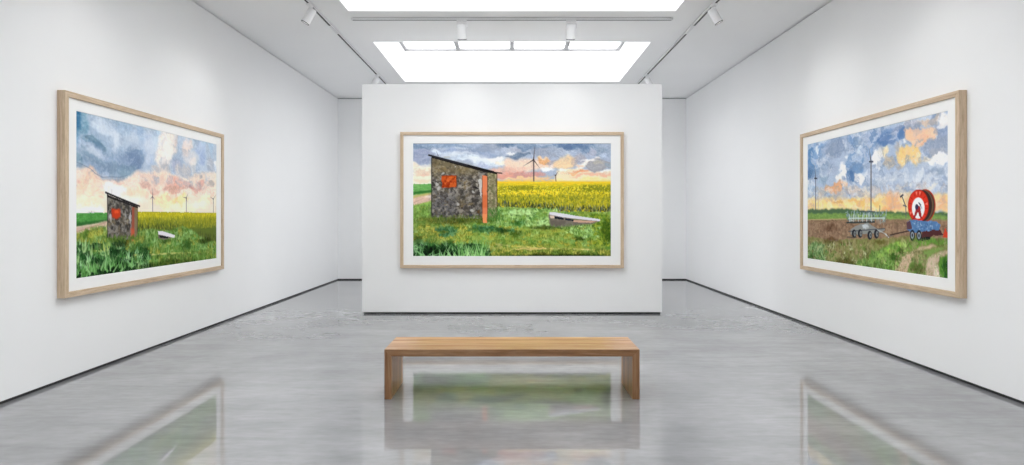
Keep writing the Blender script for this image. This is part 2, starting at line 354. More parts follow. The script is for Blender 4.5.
    for p in ((0.8, 99.9), (6.2, 100.8), (13.3, 100.8), (20.4, 100.8), (30.1, 100.8), (38.1, 100.8)):
        s.tufts(p, 13, .65, 2.4, 1.5, MINT+[(96, 156, 86), (74, 134, 66)], (5, 11), (.8, 1.7), .8)
    s.scatter(110, -0.1, 18.6, 89.3, 99.9, MINT, (2, 5), (.5, 1.2), (-.4, .4), .7)
    for p in ((44.4, 99.9), (50.6, 99.9), (56.8, 99.9), (62.1, 98.1)):
        s.tufts(p, 15, .42, 2.2, 2.4, MINT+[(112, 172, 100), (64, 118, 58)], (7, 15), (.7, 1.5), .8)
    s.tufts((54.1, 100.8), 10, .25, 2, 1, MINT, (10, 17), (.8, 1.5), .8)
    s.clumps(70, -0.1, 43.5, 91.9, 103.5, FAM_DARK, (5, 9), (1.1, 2.2))
    s.clumps(30, 41.7, 66.6, 92.8, 103.5, FAM_DARK[1:], (6, 11), (.9, 1.7))
    s.scatter(50, 43.5, 66.6, 91.0, 100.8, DARK, (3, 7), (.5, .9), (-1.0, .3), .8)
    s.glaze((43.5, 67.1), 38, 6, (150, 140, 120), .9, 2); s.glaze((29.3, 77.7), 8, 3.6, (150, 182, 180), .7, 3); s.lift((20.4, 73.3), 8, 3, (178, 184, 92), .5, 2); s.lift((42.6, 79.5), 9, 5, (170, 188, 100), .5, 2)
    s.glaze((67.4, 75.9), 20, 4, (130, 172, 170), .85, 2); s.glaze((79.9, 77.3), 8, 3.4, (110, 150, 150), .85, 2)
    s.glaze((94.1, 69.7), 8, 3.6, (120, 170, 150), .8, 2); s.glaze((91.4, 80.4), 8, 4, (140, 160, 130), .8, 2); s.glaze((146.5, 83.9), 6, 2.6, (120, 130, 110), .9, 1)
    s.glaze((173.1, 76.8), 7, 14, (160, 172, 130), .8, 2); s.glaze((130.5, 99.9), 60, 3.4, (110, 115, 90), .95, 1); s.glaze((117.2, 74.2), 16, 2.4, (110, 120, 100), .8, 1)
    s.glaze((20.4, 96.4), 20, 5.6, (60, 85, 70), .95, 3); s.glaze((39.9, 99.0), 14, 5, (80, 110, 80), .8, 2); s.glaze((4.4, 85.7), 5, 6, (120, 140, 110), .7, 2)
    s.lift((96.7, 60.8), 16, 3.4, (176, 212, 160), .65, 2); s.lift((83.4, 59.9), 8, 2.6, (170, 208, 156), .6, 2); s.lift((111.8, 69.3), 10, 3, (184, 218, 168), .7, 2)
    s.lift((153.6, 76.4), 15, 3.4, (166, 206, 146), .6, 2); s.lift((11.5, 76.8), 9, 6, (214, 200, 84), .55, 2); s.lift((29.3, 84.8), 14, 2.4, (196, 196, 92), .55, 2)
    s.lift((117.2, 82.1), 26, 4, (160, 176, 88), .5, 3); s.lift((50.6, 83.9), 10, 4, (190, 200, 110), .5, 2); s.lift((166.0, 88.4), 6, 5, (190, 190, 76), .5, 1); s.lift((103.9, 90.1), 20, 2, (190, 180, 80), .5, 1)
    for p in ((1.7, 100.8), (8.8, 99.9), (16.8, 101.7), (24.8, 101.7), (32.8, 101.7), (40.8, 101.7)):
        s.tufts(p, 7, .6, 2.2, 1, [(168, 212, 160), (136, 190, 124), (104, 164, 92)], (5, 11), (1.0, 2.0), .85)
    for p in ((46.1, 100.8), (51.5, 100.8), (56.8, 100.8), (61.2, 99.9)):
        s.tufts(p, 9, .36, 2., 1.6, [(160, 206, 148), (126, 182, 112), (84, 140, 72)], (8, 15), (.9, 1.7), .85)
    g = (fm*np.clip((s.x-20)/20, 0, 1))[..., None]*np.array([.12, .09, .02]); s.img = np.clip(s.img*(1+g), 0, 1)
    # trough lying in the grass
    s.poly([(120.0, 62.2),(123.4, 61.7),(142.9, 67.1),(164.2, 68.8),(158.9, 71.1),(148.3, 72.0),(137.6, 73.3),(126.9, 74.0),(121.1, 73.1)], (118, 110, 100), 1., 0, .5, .3, .12)
    s.poly([(141.2, 67.6),(163.4, 68.8),(157.1, 70.2),(142.0, 69.7)], (208, 164, 144), .95, 0, .2, .2)
    s.poly([(121.2, 63.5),(124.8, 64.0),(124.8, 66.2),(121.6, 66.2)], (226, 202, 184), .9, 0, .1, .2)
    s.poly([(121.6, 67.9),(135.8, 69.2),(130.5, 72.7),(122.5, 72.4)], (104, 94, 86), .8, 0, .3, .3)
    s.poly([(120.7, 60.7),(124.3, 60.7),(143.8, 64.0),(165.7, 67.1),(165.4, 68.8),(148.3, 67.2),(132.3, 65.3),(120.6, 63.0)], (222, 220, 228), 1., 0, .1, .15)
    s.line((120.7, 63.1), (132.3, 65.5), .4, (130, 120, 124), .8); s.line((132.3, 65.5), (164.2, 69.0), .4, (150, 136, 140), .8)
    s.poly([(125.2, 64.6),(133.2, 65.8),(133.2, 67.6),(125.6, 66.5)], (24, 28, 40), 1., 0, 0, .1)
    s.poly([(134.5, 66.2),(142.0, 67.2),(142.0, 68.7),(134.5, 67.9)], (32, 38, 52), 1., 0, 0, .1)
    s.scatter(90, 118.1, 158.9, 71.5, 75.0, GREENS+DARK[:1], (1.5, 3.4), (.4, .8), (-1.57, .3), .8)
    # the shack
    wall = s.inside([(16.5, 12.0), (74.4, 26.6), (74.5, 65.7), (66.6, 67.1), (45.2, 66.2), (16.5, 65.3)], 0, .15)
    wall = s.soften(wall, .1)
    stone(s, wall, [(172, 166, 156), (146, 140, 132)], [(44, 42, 44), (62, 58, 56)], [(136, 114, 72), (116, 104, 78), (92, 84, 72)])
    up = s.soften(s.inside([(16.5, 12.0), (57.7, 21.8), (57.7, 28.9), (16.8, 27.1)], 1, .5), 1.5)
    s.lay(up*.4, (138, 120, 76))
    low = s.soften(s.inside([(16.8, 43.1), (38.1, 43.1), (38.1, 66.2), (16.8, 66.2)], 1, .5), 2.)
    s.mottle(low, [(58, 58, 64), (120, 118, 120)], 1.6, .05, .6)
    side = s.soften(s.inside([(66.1, 24.4), (74.4, 26.6), (74.5, 65.7), (66.1, 67.1)], 0, .1), .15)
    s.lay(side*.85, (150, 140, 108)); s.mottle(side, [(120, 112, 84), (176, 166, 132), (96, 100, 64)], 1.8, 0, .7)
    for p0, p1 in (((68.6, 28.0), (68.6, 62.6),), ((71.3, 28.0), (71.3, 62.6),),):
        s.line(p0, p1, .3, (104, 96, 72), .6)
    s.line((74.4, 26.6), (74.5, 64.4), .6, (70, 44, 30), .9)
    s.line((16.8, 12.9), (16.8, 64.4), .9, (46, 44, 42), .8)
    for p, rx, ry in (((27.5, 26.6), 2.2, 1.4), ((22.1, 36.4), 1.9, 2.4), ((23.9, 39.5), 2.6, 2), ((38.1, 20.9), 1, 1), ((54.1, 43.1), 1.5, 1.4), ((53.2, 59.9), 3, 2), ((39.9, 53.7), 1.2, 2)):
        s.wash(p, rx, ry, (186, 184, 178), .9, 1, .4)
    s.poly([(57.7, 31.5),(60.9, 31.5),(60.9, 47.5),(59.7, 46.6)], (206, 204, 200), .9, 0, .4, .2)
    s.wash((55.9, 39.5), 2.4, 1.2, (34, 32, 34), .9, 1); s.wash((58.6, 60.8), 2, 2.4, (92, 66, 40), .9, 1); s.wash((52.3, 64.4), 3.4, 1.6, (58, 60, 74), .8, 1)
    s.poly([(25.7, 28.9),(38.7, 28.9),(38.7, 38.6),(31.9, 38.8),(26.1, 39.5)], (196, 84, 34), 1., 0, .5, .2)
    s.poly([(26.1, 34.2),(38.7, 33.7),(38.7, 38.6),(26.1, 39.3)], (164, 56, 22), .85, .3, .9, .4)
    s.wash((34.6, 32.0), 3, 1.4, (232, 112, 36), .8, .6)
    s.mottle(s.soften(s.inside([(26.1, 29.8), (38.5, 29.8), (38.5, 38.6), (26.1, 39.2)], 0, .3), .2), [(128, 40, 14), (226, 116, 52)], 2.4, -.05, .6)
    s.line((25.7, 29.0), (39.0, 28.9), .7, (140, 44, 10), .8); s.line((38.8, 28.9), (38.8, 38.6), .5, (96, 46, 24), .8)
    s.poly([(61.4, 28.4),(66.0, 29.4),(65.8, 70.1),(61.8, 70.1)], (222, 128, 86), 1., 0, .2, .15)
    s.poly([(61.6, 45.7),(65.8, 45.7),(65.7, 57.3),(61.8, 57.3)], (208, 100, 54), .6, 0, .3, .6)
    s.line((61.6, 28.9), (61.8, 68.8), .5, (168, 78, 44), .8); s.line((66.2, 29.8), (66.1, 66.2), .5, (52, 40, 30), .8)
    s.wash((66.4, 43.1), .7, 1.6, (34, 28, 26), .9, .2)
    s.poly([(16.4, 10.9),(68.3, 24.6),(74.5, 26.2),(74.5, 27.6),(64.8, 26.0),(16.4, 13.2)], (26, 24, 24), .9, 0, .2, .2)
    s.line((13.8, 10.6), (50.6, 20.2), 1.5, (40, 40, 46)); s.line((48.8, 19.8), (71.9, 25.7), 1.6, (22, 20, 22)); s.line((68.3, 25.5), (79.0, 26.7), 1.0, (36, 32, 34))
    s.blade((22.7, 11.8), (20.9, 7.2), .7, (92, 98, 120)); s.line((27.5, 12.5), (32.8, 12.3), .6, (168, 168, 150), .8)
    s.scatter(260, 15.9, 75.4, 63.5, 68.8, [(92, 112, 40), (70, 96, 34), (110, 126, 50), (60, 84, 40)], (1.5, 4), (.4, .9), (-1.57, .35), .8)
    s.scatter(140, 66.6, 77.2, 57.3, 67.9, [(60, 112, 46), (84, 136, 60)], (1.5, 4), (.4, .8), (-1.57, .3), .8)
    s.poly([(61.9, 62.6),(65.7, 62.6),(65.3, 70.2),(62.1, 70.2)], (230, 146, 92), 1., 0, .2, .15)
    s.lay((s.y < .9)*.45, (96, 104, 116))
    return s.done()

def art_left():
    s = Sheet(1.768, 23)
    s.lay(np.ones_like(s.x), (186, 200, 216))
    # storm cloud
    s.wash((20.9, 14.9), 40, 28, (160, 182, 205), .9)
    s.wash((6.1, 6.9), 9, 14, (112, 156, 180), .9)
    s.wash((0.9, 5.3), 4.5, 12, (76, 128, 162), .95)
    s.wash((6.1, 22.7), 10, 12, (176, 194, 214), .8)
    s.wash((14.3, 16.9), 9, 3.4, (118, 152, 178), .85, 2)
    s.poly([(9.7, 16.8),(15.2, 19.9),(19.9, 20.6),(25.7, 21.3),(23.8, 18.3),(17.1, 15.3),(11.5, 14.1)], (122, 154, 178), .9, 1, .8, .6, 0, .35)
    s.wash((2.6, 20.7), 7, 4, (196, 212, 230), .8)
    s.wash((18.0, 23.4), 9, 4, (206, 216, 230), .85, edge=.1)
    s.wash((26.7, 5.8), 12, 7, (200, 214, 230), .8)
    s.wash((33.7, 12.0), 6, 10, (204, 216, 232), .8)
    s.wash((44.2, 4.0), 12, 7, (166, 190, 214), .8)
    s.wash((28.7, 25.5), 22, 9, (148, 170, 196), .85)
    s.wash((11.5, 28.3), 16, 6, (142, 166, 188), .85)
    s.wash((1.7, 31.0), 6, 6, (112, 146, 166), .8)
    s.wash((38.9, 31.2), 20, 7, (142, 164, 186), .9)
    s.wash((56.4, 23.0), 14, 15, (128, 152, 182), .9)
    s.wash((49.7, 31.7), 14, 6, (136, 162, 182), .9)
    s.wash((63.3, 9.7), 12, 12, (158, 184, 212), .9)
    s.wash((54.1, 10.8), 7, 9, (186, 202, 222), .7)
    s.wash((75.4, 15.5), 12, 14, (178, 196, 220), .85)
    s.wash((72.9, 21.4), 7, 5, (204, 214, 230), .8)
    s.wash((85.6, 7.0), 10, 8, (196, 216, 232), .85)
    s.wash((94.8, 14.9), 13, 18, (252, 238, 226), .9)
    s.wash((104.5, 6.3), 9, 10, (252, 236, 222), .9)
    s.wash((110.2, 2.5), 2.6, 8, (222, 204, 196), .7, 1)
    s.wash((128.1, 6.7), 8, 8, (244, 222, 210), .85)
    s.wash((149.1, 7.7), 15, 14, (174, 192, 220), .9)
    s.wash((157.7, 0.9), 9, 6, (182, 206, 230), .8)
    s.wash((150.8, 11.8), 9, 8, (150, 172, 206), .8)
    s.wash((170.1, 3.8), 6, 8, (174, 200, 222), .8)
    s.wash((168.3, 18.7), 10, 9, (190, 194, 204), .8)
    s.wash((175.6, 19.0), 3, 6, (246, 246, 250), .9, 1)
    s.wash((110.2, 22.7), 9, 7, (176, 182, 202), .85)
    s.wash((122.0, 26.4), 14, 7, (212, 204, 200), .8)
    s.wash((136.0, 21.3), 6, 6, (232, 226, 220), .8)
    s.wash((88.2, 30.4), 16, 7, (206, 196, 192), .8)
    # glow under the cloud
    s.poly([(-0.0, 36.5),(9.7, 35.2),(15.2, 36.7),(23.8, 39.0),(47.5, 36.9),(63.3, 33.5),(88.2, 30.4),(108.8, 32.0),(177.5, 24.2),(177.5, 62.1),(-0.0, 62.2)], (252, 228, 208), 1., .8, .8, .7)
    s.poly([(-0.0, 32.3),(8.8, 34.4),(15.2, 35.5),(24.7, 38.3),(32.7, 37.9),(46.4, 36.0),(46.4, 37.7),(24.7, 39.6),(14.3, 37.1),(-0.0, 34.7)], (120, 140, 162), .55, .5, .6, .5)
    s.wash((9.7, 39.5), 13, 5, (248, 212, 186), .9)
    s.wash((6.1, 44.6), 14, 6, (250, 216, 188), .85)
    s.wash((18.0, 48.4), 14, 5, (250, 224, 196), .8)
    s.wash((9.7, 54.2), 20, 6, (252, 234, 206), .9)
    s.wash((11.5, 56.7), 10, 1.6, (244, 218, 184), .7)
    s.wash((35.8, 43.2), 15, 7, (255, 250, 246), .9)
    s.wash((51.9, 39.7), 10, 4, (250, 222, 204), .8)
    s.wash((81.7, 35.2), 18, 5, (242, 206, 186), .85)
    s.wash((113.1, 37.2), 22, 6, (234, 178, 158), .85)
    s.wash((77.9, 41.9), 14, 3.4, (222, 180, 162), .85)
    s.wash((110.2, 41.2), 20, 3, (218, 168, 148), .8)
    s.wash((147.4, 36.3), 12, 5, (232, 176, 156), .85)
    s.wash((132.8, 39.8), 10, 3.4, (222, 156, 136), .8, edge=.15)
    s.wash((149.1, 30.7), 3.4, 1.8, (186, 176, 176), .8, 1, edge=.2)
    s.wash((162.9, 30.3), 6, 2.6, (240, 226, 216), .85, edge=.15)
    s.wash((170.1, 36.0), 7, 3.4, (206, 186, 168), .8)
    s.wash((61.0, 47.6), 16, 6, (250, 224, 196), .85)
    s.wash((94.8, 50.2), 20, 7, (254, 236, 190), .9)
    s.wash((116.0, 50.4), 12, 5, (252, 226, 156), .85)
    s.wash((155.9, 49.4), 16, 6, (254, 240, 206), .9)
    s.wash((123.5, 55.8), 46, 3.6, (253, 240, 208), .9)
    for p0, p1 in (((96.2, 44.1), (94.3, 46.4),), ((100.3, 45.5), (98.4, 48.6),), ((104.5, 44.6), (102.5, 47.2),), ((92.2, 47.3), (90.3, 49.5),), ((110.2, 45.9), (108.2, 48.3),),):
        s.blade(p0, p1, 1.3, (222, 186, 150), .6)
    s.poly([(-0.0, 58.6),(27.7, 57.7),(27.7, 61.6),(-0.0, 61.6)], (255, 250, 240), .85, 0, .5, .6)
    s.clouds(-5, 42, (222, 230, 240), (122, 146, 176), .26, 12, .26); s.clouds(40, 56, (255, 246, 234), (226, 176, 156), .3, 7, .26); s.ripple(3.2, 16, 5); s.blooms(11, 2.2, .2, 45)
    s.glaze((0.9, 8.9), 6, 16, (140, 190, 215), .8, 2); s.glaze((18.0, 17.7), 9, 3, (205, 220, 232), .7, 3); s.glaze((54.1, 25.9), 18, 10, (222, 226, 236), .8); s.glaze((20.9, 31.3), 24, 5, (214, 220, 230), .8); s.lift((56.4, 11.9), 14, 6, (206, 216, 230), .5); s.lift((77.9, 12.3), 8, 9, (214, 222, 234), .5); s.lift((150.8, 4.2), 10, 7, (206, 218, 234), .45); s.lift((131.2, 16.1), 14, 7, (240, 230, 226), .5)
    s.lift((24.7, 6.7), 8, 5, (226, 234, 244), .5); s.lift((17.1, 23.4), 8, 3.4, (224, 230, 240), .6); s.lift((35.8, 13.1), 4, 8, (222, 230, 240), .5); s.lift((97.6, 13.1), 9, 12, (255, 246, 238), .7)
    s.lift((51.9, 52.0), 26, 5, (255, 250, 240), .7); s.lift((9.7, 57.3), 20, 3, (255, 248, 236), .7); s.lift((36.8, 44.5), 12, 5, (255, 252, 248), .7); s.lift((147.4, 53.8), 20, 4, (255, 248, 228), .7)
    e = [(-0.0, 30.5), (6.1, 31.8), (13.3, 33.7), (18.0, 36.5), (24.7, 38.3), (32.7, 37.5), (42.1, 37.2), (49.7, 35.4)]
    for p, q in zip(e, e[1:]): s.line(p, q, .5, (104, 118, 138), .55)
    # turbines
    T = (136, 128, 136)
    turbine(s, (79.7, 60.0), (79.4, 48.8), [(79.9, 42.9), (76.2, 50.7), (82.2, 50.8)], .75, T, .5)
    turbine(s, (126.0, 60.1), (126.0, 48.5), [(129.1, 44.3), (120.2, 47.8), (127.5, 51.7)], .75, T, .6)
    turbine(s, (171.2, 60.4), (170.8, 48.2), [(176.0, 44.0), (165.1, 46.4), (171.6, 52.2)], .75, (150, 138, 138), .6)
    s.line((174.9, 60.3), (174.9, 54.2), .5, (160, 150, 150), .6)
    s.blade((14.5, 61.3), (14.3, 59.4), .7, (140, 140, 130))
    # left green strip, lane
    s.poly([(-2.6, 60.9),(30.7, 60.5),(30.7, 69.3),(-2.6, 68.8)], (84, 152, 72), 1., 0, .2, .2, .08)
    s.scatter(260, -0.0, 29.7, 61.4, 67.2, [(70, 138, 60), (104, 170, 90), (60, 126, 56)], (1.5, 4), (.35, .8), (0, .15), .6)
    s.poly([(-2.6, 66.7),(13.3, 65.9),(30.7, 64.5),(30.7, 66.7),(13.3, 68.1),(-2.6, 69.4)], (44, 96, 44), .9, 0, .4, .4)
    s.poly([(-2.6, 69.1),(13.3, 67.8),(30.7, 65.4),(30.7, 78.4),(-2.6, 77.1)], (206, 178, 160), 1., 0, .3, .3, .06)
    s.line((-0.0, 72.1), (27.7, 66.7), .7, (178, 142, 124), .7); s.line((-0.0, 73.9), (27.7, 69.0), .5, (226, 204, 190), .8)
    s.line((-0.0, 69.3), (20.9, 67.4), .5, (232, 214, 186), .8)
    # yellow field
    s.poly([(51.9, 59.7),(183.2, 59.9),(183.2, 91.5),(51.9, 76.5)], (172, 166, 40), 1., 0, .1, .15)
    s.poly([(51.9, 65.3),(116.0, 65.7),(183.2, 70.1),(183.2, 91.5),(51.9, 76.5)], (96, 112, 44), 1., 0, .8, 2)
    s.scatter(700, 59.8, 177.5, 60.3, 64.5, [(214, 202, 36), (196, 186, 30), (226, 212, 60)], (1, 3), (.4, .9), (-1.57, .7), .7)
    s.scatter(1000, 59.8, 177.5, 62.9, 71.5, [(156, 156, 42), (128, 138, 40), (180, 178, 54), (100, 116, 40)], (2, 4.4), (.6, 1.1), (-1.57, .25), .7)
    fb = lambda x: (71.5 + (0 if x < 105 else (x-105)*.16))
    s.scatter(700, 59.8, 177.5, lambda x: fb(x)-3, lambda x: fb(x)+9, [(74, 84, 34), (56, 70, 34), (98, 104, 42), (44, 56, 34)], (2, 4.4), (.6, 1.2), (-1.57, .2), .75)
    s.scatter(50, 123.5, 177.5, lambda x: fb(x), lambda x: fb(x)+6, [(120, 124, 110), (150, 150, 90)], (1.4, 3), (.3, .5), (-1.57, .2), .6)
    # meadow
    mt = np.interp(s.x[0], [0, 27.7, 28.7, 55.3, 75.4, 101.7, 120.5, 131.2, 147.4, 161.2, 177.5],
                   [75.4, 69.9, 74.4, 75.2, 72.2, 74.3, 70.8, 73.4, 79.6, 84.4, 85.9])
    m = s.soften((s.y > mt[None, :]+.6*s.fx).astype(float), .3)
    s.lay(m, (104, 150, 66))
    s.mottle(m, [(136, 178, 100), (84, 128, 52), (140, 156, 62)], 7, 0, .6)
    topf = lambda x: float(np.interp(x, s.x[0], mt))
    s.wash((16.1, 74.1), 22, 4, (150, 176, 76), .8, 1); s.wash((9.7, 79.4), 16, 5, (134, 140, 52), .8, 2); s.wash((24.7, 83.3), 14, 4.5, (172, 166, 56), .8, 2)
    s.wash((38.9, 79.4), 12, 4, (96, 112, 44), .8, 2); s.wash((37.9, 84.6), 7, 5, (70, 120, 62), .8, 2)
    s.wash((63.3, 81.8), 14, 6, (88, 142, 72), .8, 2); s.wash((75.4, 79.4), 12, 4, (130, 180, 108), .7, 2)
    s.wash((131.2, 80.7), 17, 9, (122, 172, 88), .85, 2); s.wash((126.6, 84.5), 8, 5, (66, 116, 50), .7, 2)
    s.wash((147.4, 88.0), 14, 5, (104, 156, 70), .8, 2); s.wash((166.5, 92.4), 8, 6, (146, 164, 70), .7, 2); s.wash((104.5, 83.6), 14, 4, (88, 142, 62), .8, 2)
    s.scatter(700, -0.0, 57.5, topf, 85.6, GREENS+OCHRE[:2], (1.4, 4), (.35, .8), (-1.57, .35), .55)
    s.scatter(900, 51.9, 177.5, topf, 94.3, GREENS+MINT[1:], (1.2, 3.6), (.4, 1), (-1.57, .6), .55)
    s.scatter(160, 110.2, 168.3, topf, 90.4, DARK+GREENS[2:3], (1.2, 3), (.4, .8), (-1.2, .6), .6)
    s.scatter(180, 58.7, 75.4, 71.3, 83.9, TEAL+GREENS, (1.4, 3.4), (.5, 1), (-1.57, .5), .6)
    s.line((49.7, 89.0), (75.4, 89.9), 1.7, (196, 190, 116), .8); s.line((72.9, 89.9), (110.2, 91.1), 1.4, (206, 198, 126), .8); s.line((107.3, 91.1), (142.5, 92.7), 1.2, (196, 192, 112), .8)
    s.scatter(420, 47.5, 177.5, 91.8, 100, [(84, 116, 44), (120, 150, 62), (58, 88, 34), (146, 160, 70)], (1.6, 4.4), (.4, .9), (-1.57, .3), .75)
    s.foliage(m*np.clip((84-s.y)/4, 0, 1), FAM_MID+FAM_MINT[1:2], 5, .35)
    s.clumps(120, -0.0, 58.7, topf, 85.6, FAM_OCHRE+FAM_MID, (3, 6), (.8, 1.5))
    s.clumps(230, 54.1, 177.5, lambda x: topf(x)+2, 90.4, FAM_MINT[1:]+FAM_MID, (3, 6), (.9, 1.6))
    s.clumps(40, 28.7, 47.5, 80.6, 86.6, FAM_TEAL+FAM_MID[:1], (3, 6))
    s.clumps(130, 47.5, 177.5, 92.6, 103, [((50, 80, 32), (128, 158, 76)), ((44, 72, 28), (96, 130, 52)), ((72, 90, 34), (156, 166, 84))], (3, 6))
    # dark foreground leaves
    s.poly([(-2.6, 85.4),(9.7, 84.9),(20.9, 88.7),(32.7, 88.2),(47.5, 91.9),(58.7, 94.7),(75.4, 98.8),(-2.6, 102.0)], (40, 88, 40), .85, 1.2, 1.2, 1.2)
    s.scatter(360, -0.0, 63.3, 84, 100, DARK+GREENS[:2], (2, 6), (.6, 1.3), (-1.4, .55), .7)
    s.scatter(260, -0.0, 38.9, 80, 97, MINT[1:]+[(88, 150, 70)], (2.5, 6), (.6, 1.4), (-1.4, .6), .65)
    for p in ((2.6, 95.4), (8.8, 96.5), (16.1, 95.3), (24.7, 95.4), (33.7, 94.8), (43.1, 94.9), (53.0, 94.3)):
        s.tufts(p, 12, .55, 2.2, 2, MINT[1:]+[(84, 146, 66), (66, 126, 56)], (5, 11), (.6, 1.3), .75)
    s.clumps(110, -0.0, 75.4, lambda x: 80+x*.12, 104, FAM_DARK+FAM_MINT[:1], (5, 9), (1.1, 2.2))
    s.scatter(90, -0.0, 75.4, 95, 100, DARK, (2, 4), (.6, 1.1), (-1.4, .5), .8)
    s.glaze((11.5, 99.2), 26, 7, (70, 100, 70), .95, 3); s.glaze((41.0, 96.0), 22, 5, (90, 120, 84), .9, 3); s.glaze((43.1, 78.9), 16, 4, (120, 120, 90), .9, 2); s.glaze((37.9, 84.6), 8, 4, (120, 160, 130), .8, 2)
    s.glaze((101.7, 98.7), 60, 4, (140, 150, 110), .9, 2); s.glaze((155.9, 83.3), 12, 3.4, (110, 120, 80), .9, 2); s.glaze((126.6, 85.3), 9, 5, (120, 150, 110), .8, 3); s.glaze((63.3, 83.9), 12, 5, (140, 170, 140), .7, 3); s.glaze((96.2, 81.0), 9, 2, (110, 130, 100), .8, 1)
    s.lift((128.1, 77.4), 14, 6, (164, 204, 130), .75, 3); s.lift((147.4, 85.5), 10, 4, (146, 186, 104), .6, 3); s.lift((101.7, 84.2), 12, 3, (150, 186, 100), .5, 3); s.lift((77.9, 78.8), 10, 3, (158, 200, 130), .6, 2); s.lift((24.7, 82.6), 12, 4, (200, 190, 74), .55, 2); s.lift((16.1, 74.1), 18, 2.6, (176, 190, 84), .5, 1); s.lift((155.9, 91.8), 12, 4, (156, 186, 92), .5, 2)
    for p in ((1.7, 97.7), (6.1, 98.7), (11.5, 98.0), (18.0, 98.0), (25.7, 97.4), (33.7, 97.4), (43.1, 96.9), (54.1, 96.4)):
        s.tufts(p, 8, .55, 2.2, 1.2, [(150, 200, 132), (116, 176, 96), (92, 152, 74)], (5, 11), (1.0, 1.9), .8)
    # trough
    s.poly([(86.2, 74.7),(96.2, 75.7),(104.5, 79.4),(94.8, 80.2),(86.9, 79.1)], (116, 104, 96), 1., 0, .3, .2)
    s.poly([(88.2, 76.7),(100.3, 78.1),(98.9, 79.5),(88.2, 78.4)], (30, 32, 38), .95, 0, 0, .15)
    s.poly([(86.3, 73.6),(92.2, 73.8),(109.3, 77.3),(108.8, 79.3),(98.9, 78.0),(86.9, 76.0)], (226, 222, 228), 1., 0, .1, .15)
    s.scatter(60, 84.3, 111.6, 79.5, 81.7, GREENS, (1.5, 3), (.4, .8), (-1.57, .3), .8)
    # shack
    wall = s.soften(s.inside([(29.0, 48.7), (61.7, 55.9), (61.2, 76.1), (53.6, 78.6), (29.3, 76.7)], 0, .15), .1)
    stone(s, wall, [(160, 154, 146), (132, 128, 122)], [(36, 36, 38), (54, 52, 52)], [(124, 106, 72), (100, 92, 76), (82, 76, 68)])
    side = s.soften(s.inside([(58.0, 55.3), (61.8, 55.9), (61.3, 76.1), (58.0, 77.7)], 0, .1), .15)
    s.lay(side*.8, (136, 118, 88))
    s.wash((32.7, 63.5), 1.6, 3.4, (176, 176, 174), .9, .6); s.wash((47.5, 62.2), 1.2, 2.4, (150, 150, 148), .8, .6); s.wash((53.7, 63.6), 1.4, 4.4, (186, 186, 190), .8, .6)
    s.poly([(33.5, 57.8),(42.5, 58.1),(42.7, 63.3),(37.9, 64.4),(33.9, 63.9)], (196, 62, 32), 1., 0, .6, .25)
    s.wash((38.9, 59.6), 2.4, 1.8, (232, 92, 44), .8, .4)
    s.poly([(55.0, 56.4),(58.0, 56.7),(57.8, 78.5),(54.8, 78.6)], (150, 84, 66), 1., 0, .15, .15)
    s.poly([(53.7, 71.1),(57.8, 71.2),(57.3, 78.9),(53.9, 78.9)], (196, 92, 64), .8, 0, .3, .5)
    s.line((29.3, 48.9), (29.5, 76.4), .8, (38, 36, 38), .8); s.line((61.6, 56.2), (61.2, 75.4), .5, (60, 46, 36), .8)
    s.poly([(28.7, 48.9),(62.2, 56.3),(61.7, 57.3),(29.1, 50.6)], (24, 22, 24), .8, 0, .1, .2)
    s.line((27.1, 47.6), (47.5, 52.4), 1.2, (34, 34, 40)); s.line((45.3, 51.9), (64.3, 56.0), 1.2, (28, 26, 30))
    s.line((33.7, 48.8), (33.7, 45.3), .35, (140, 140, 150), .7)
    s.scatter(160, 27.7, 63.3, 75.5, 78.8, [(88, 118, 44), (66, 98, 36), (108, 136, 56)], (1.5, 3.6), (.4, .9), (-1.57, .35), .8)
    s.lay((s.x < .6)*.35, (60, 90, 110))
    return s.done()

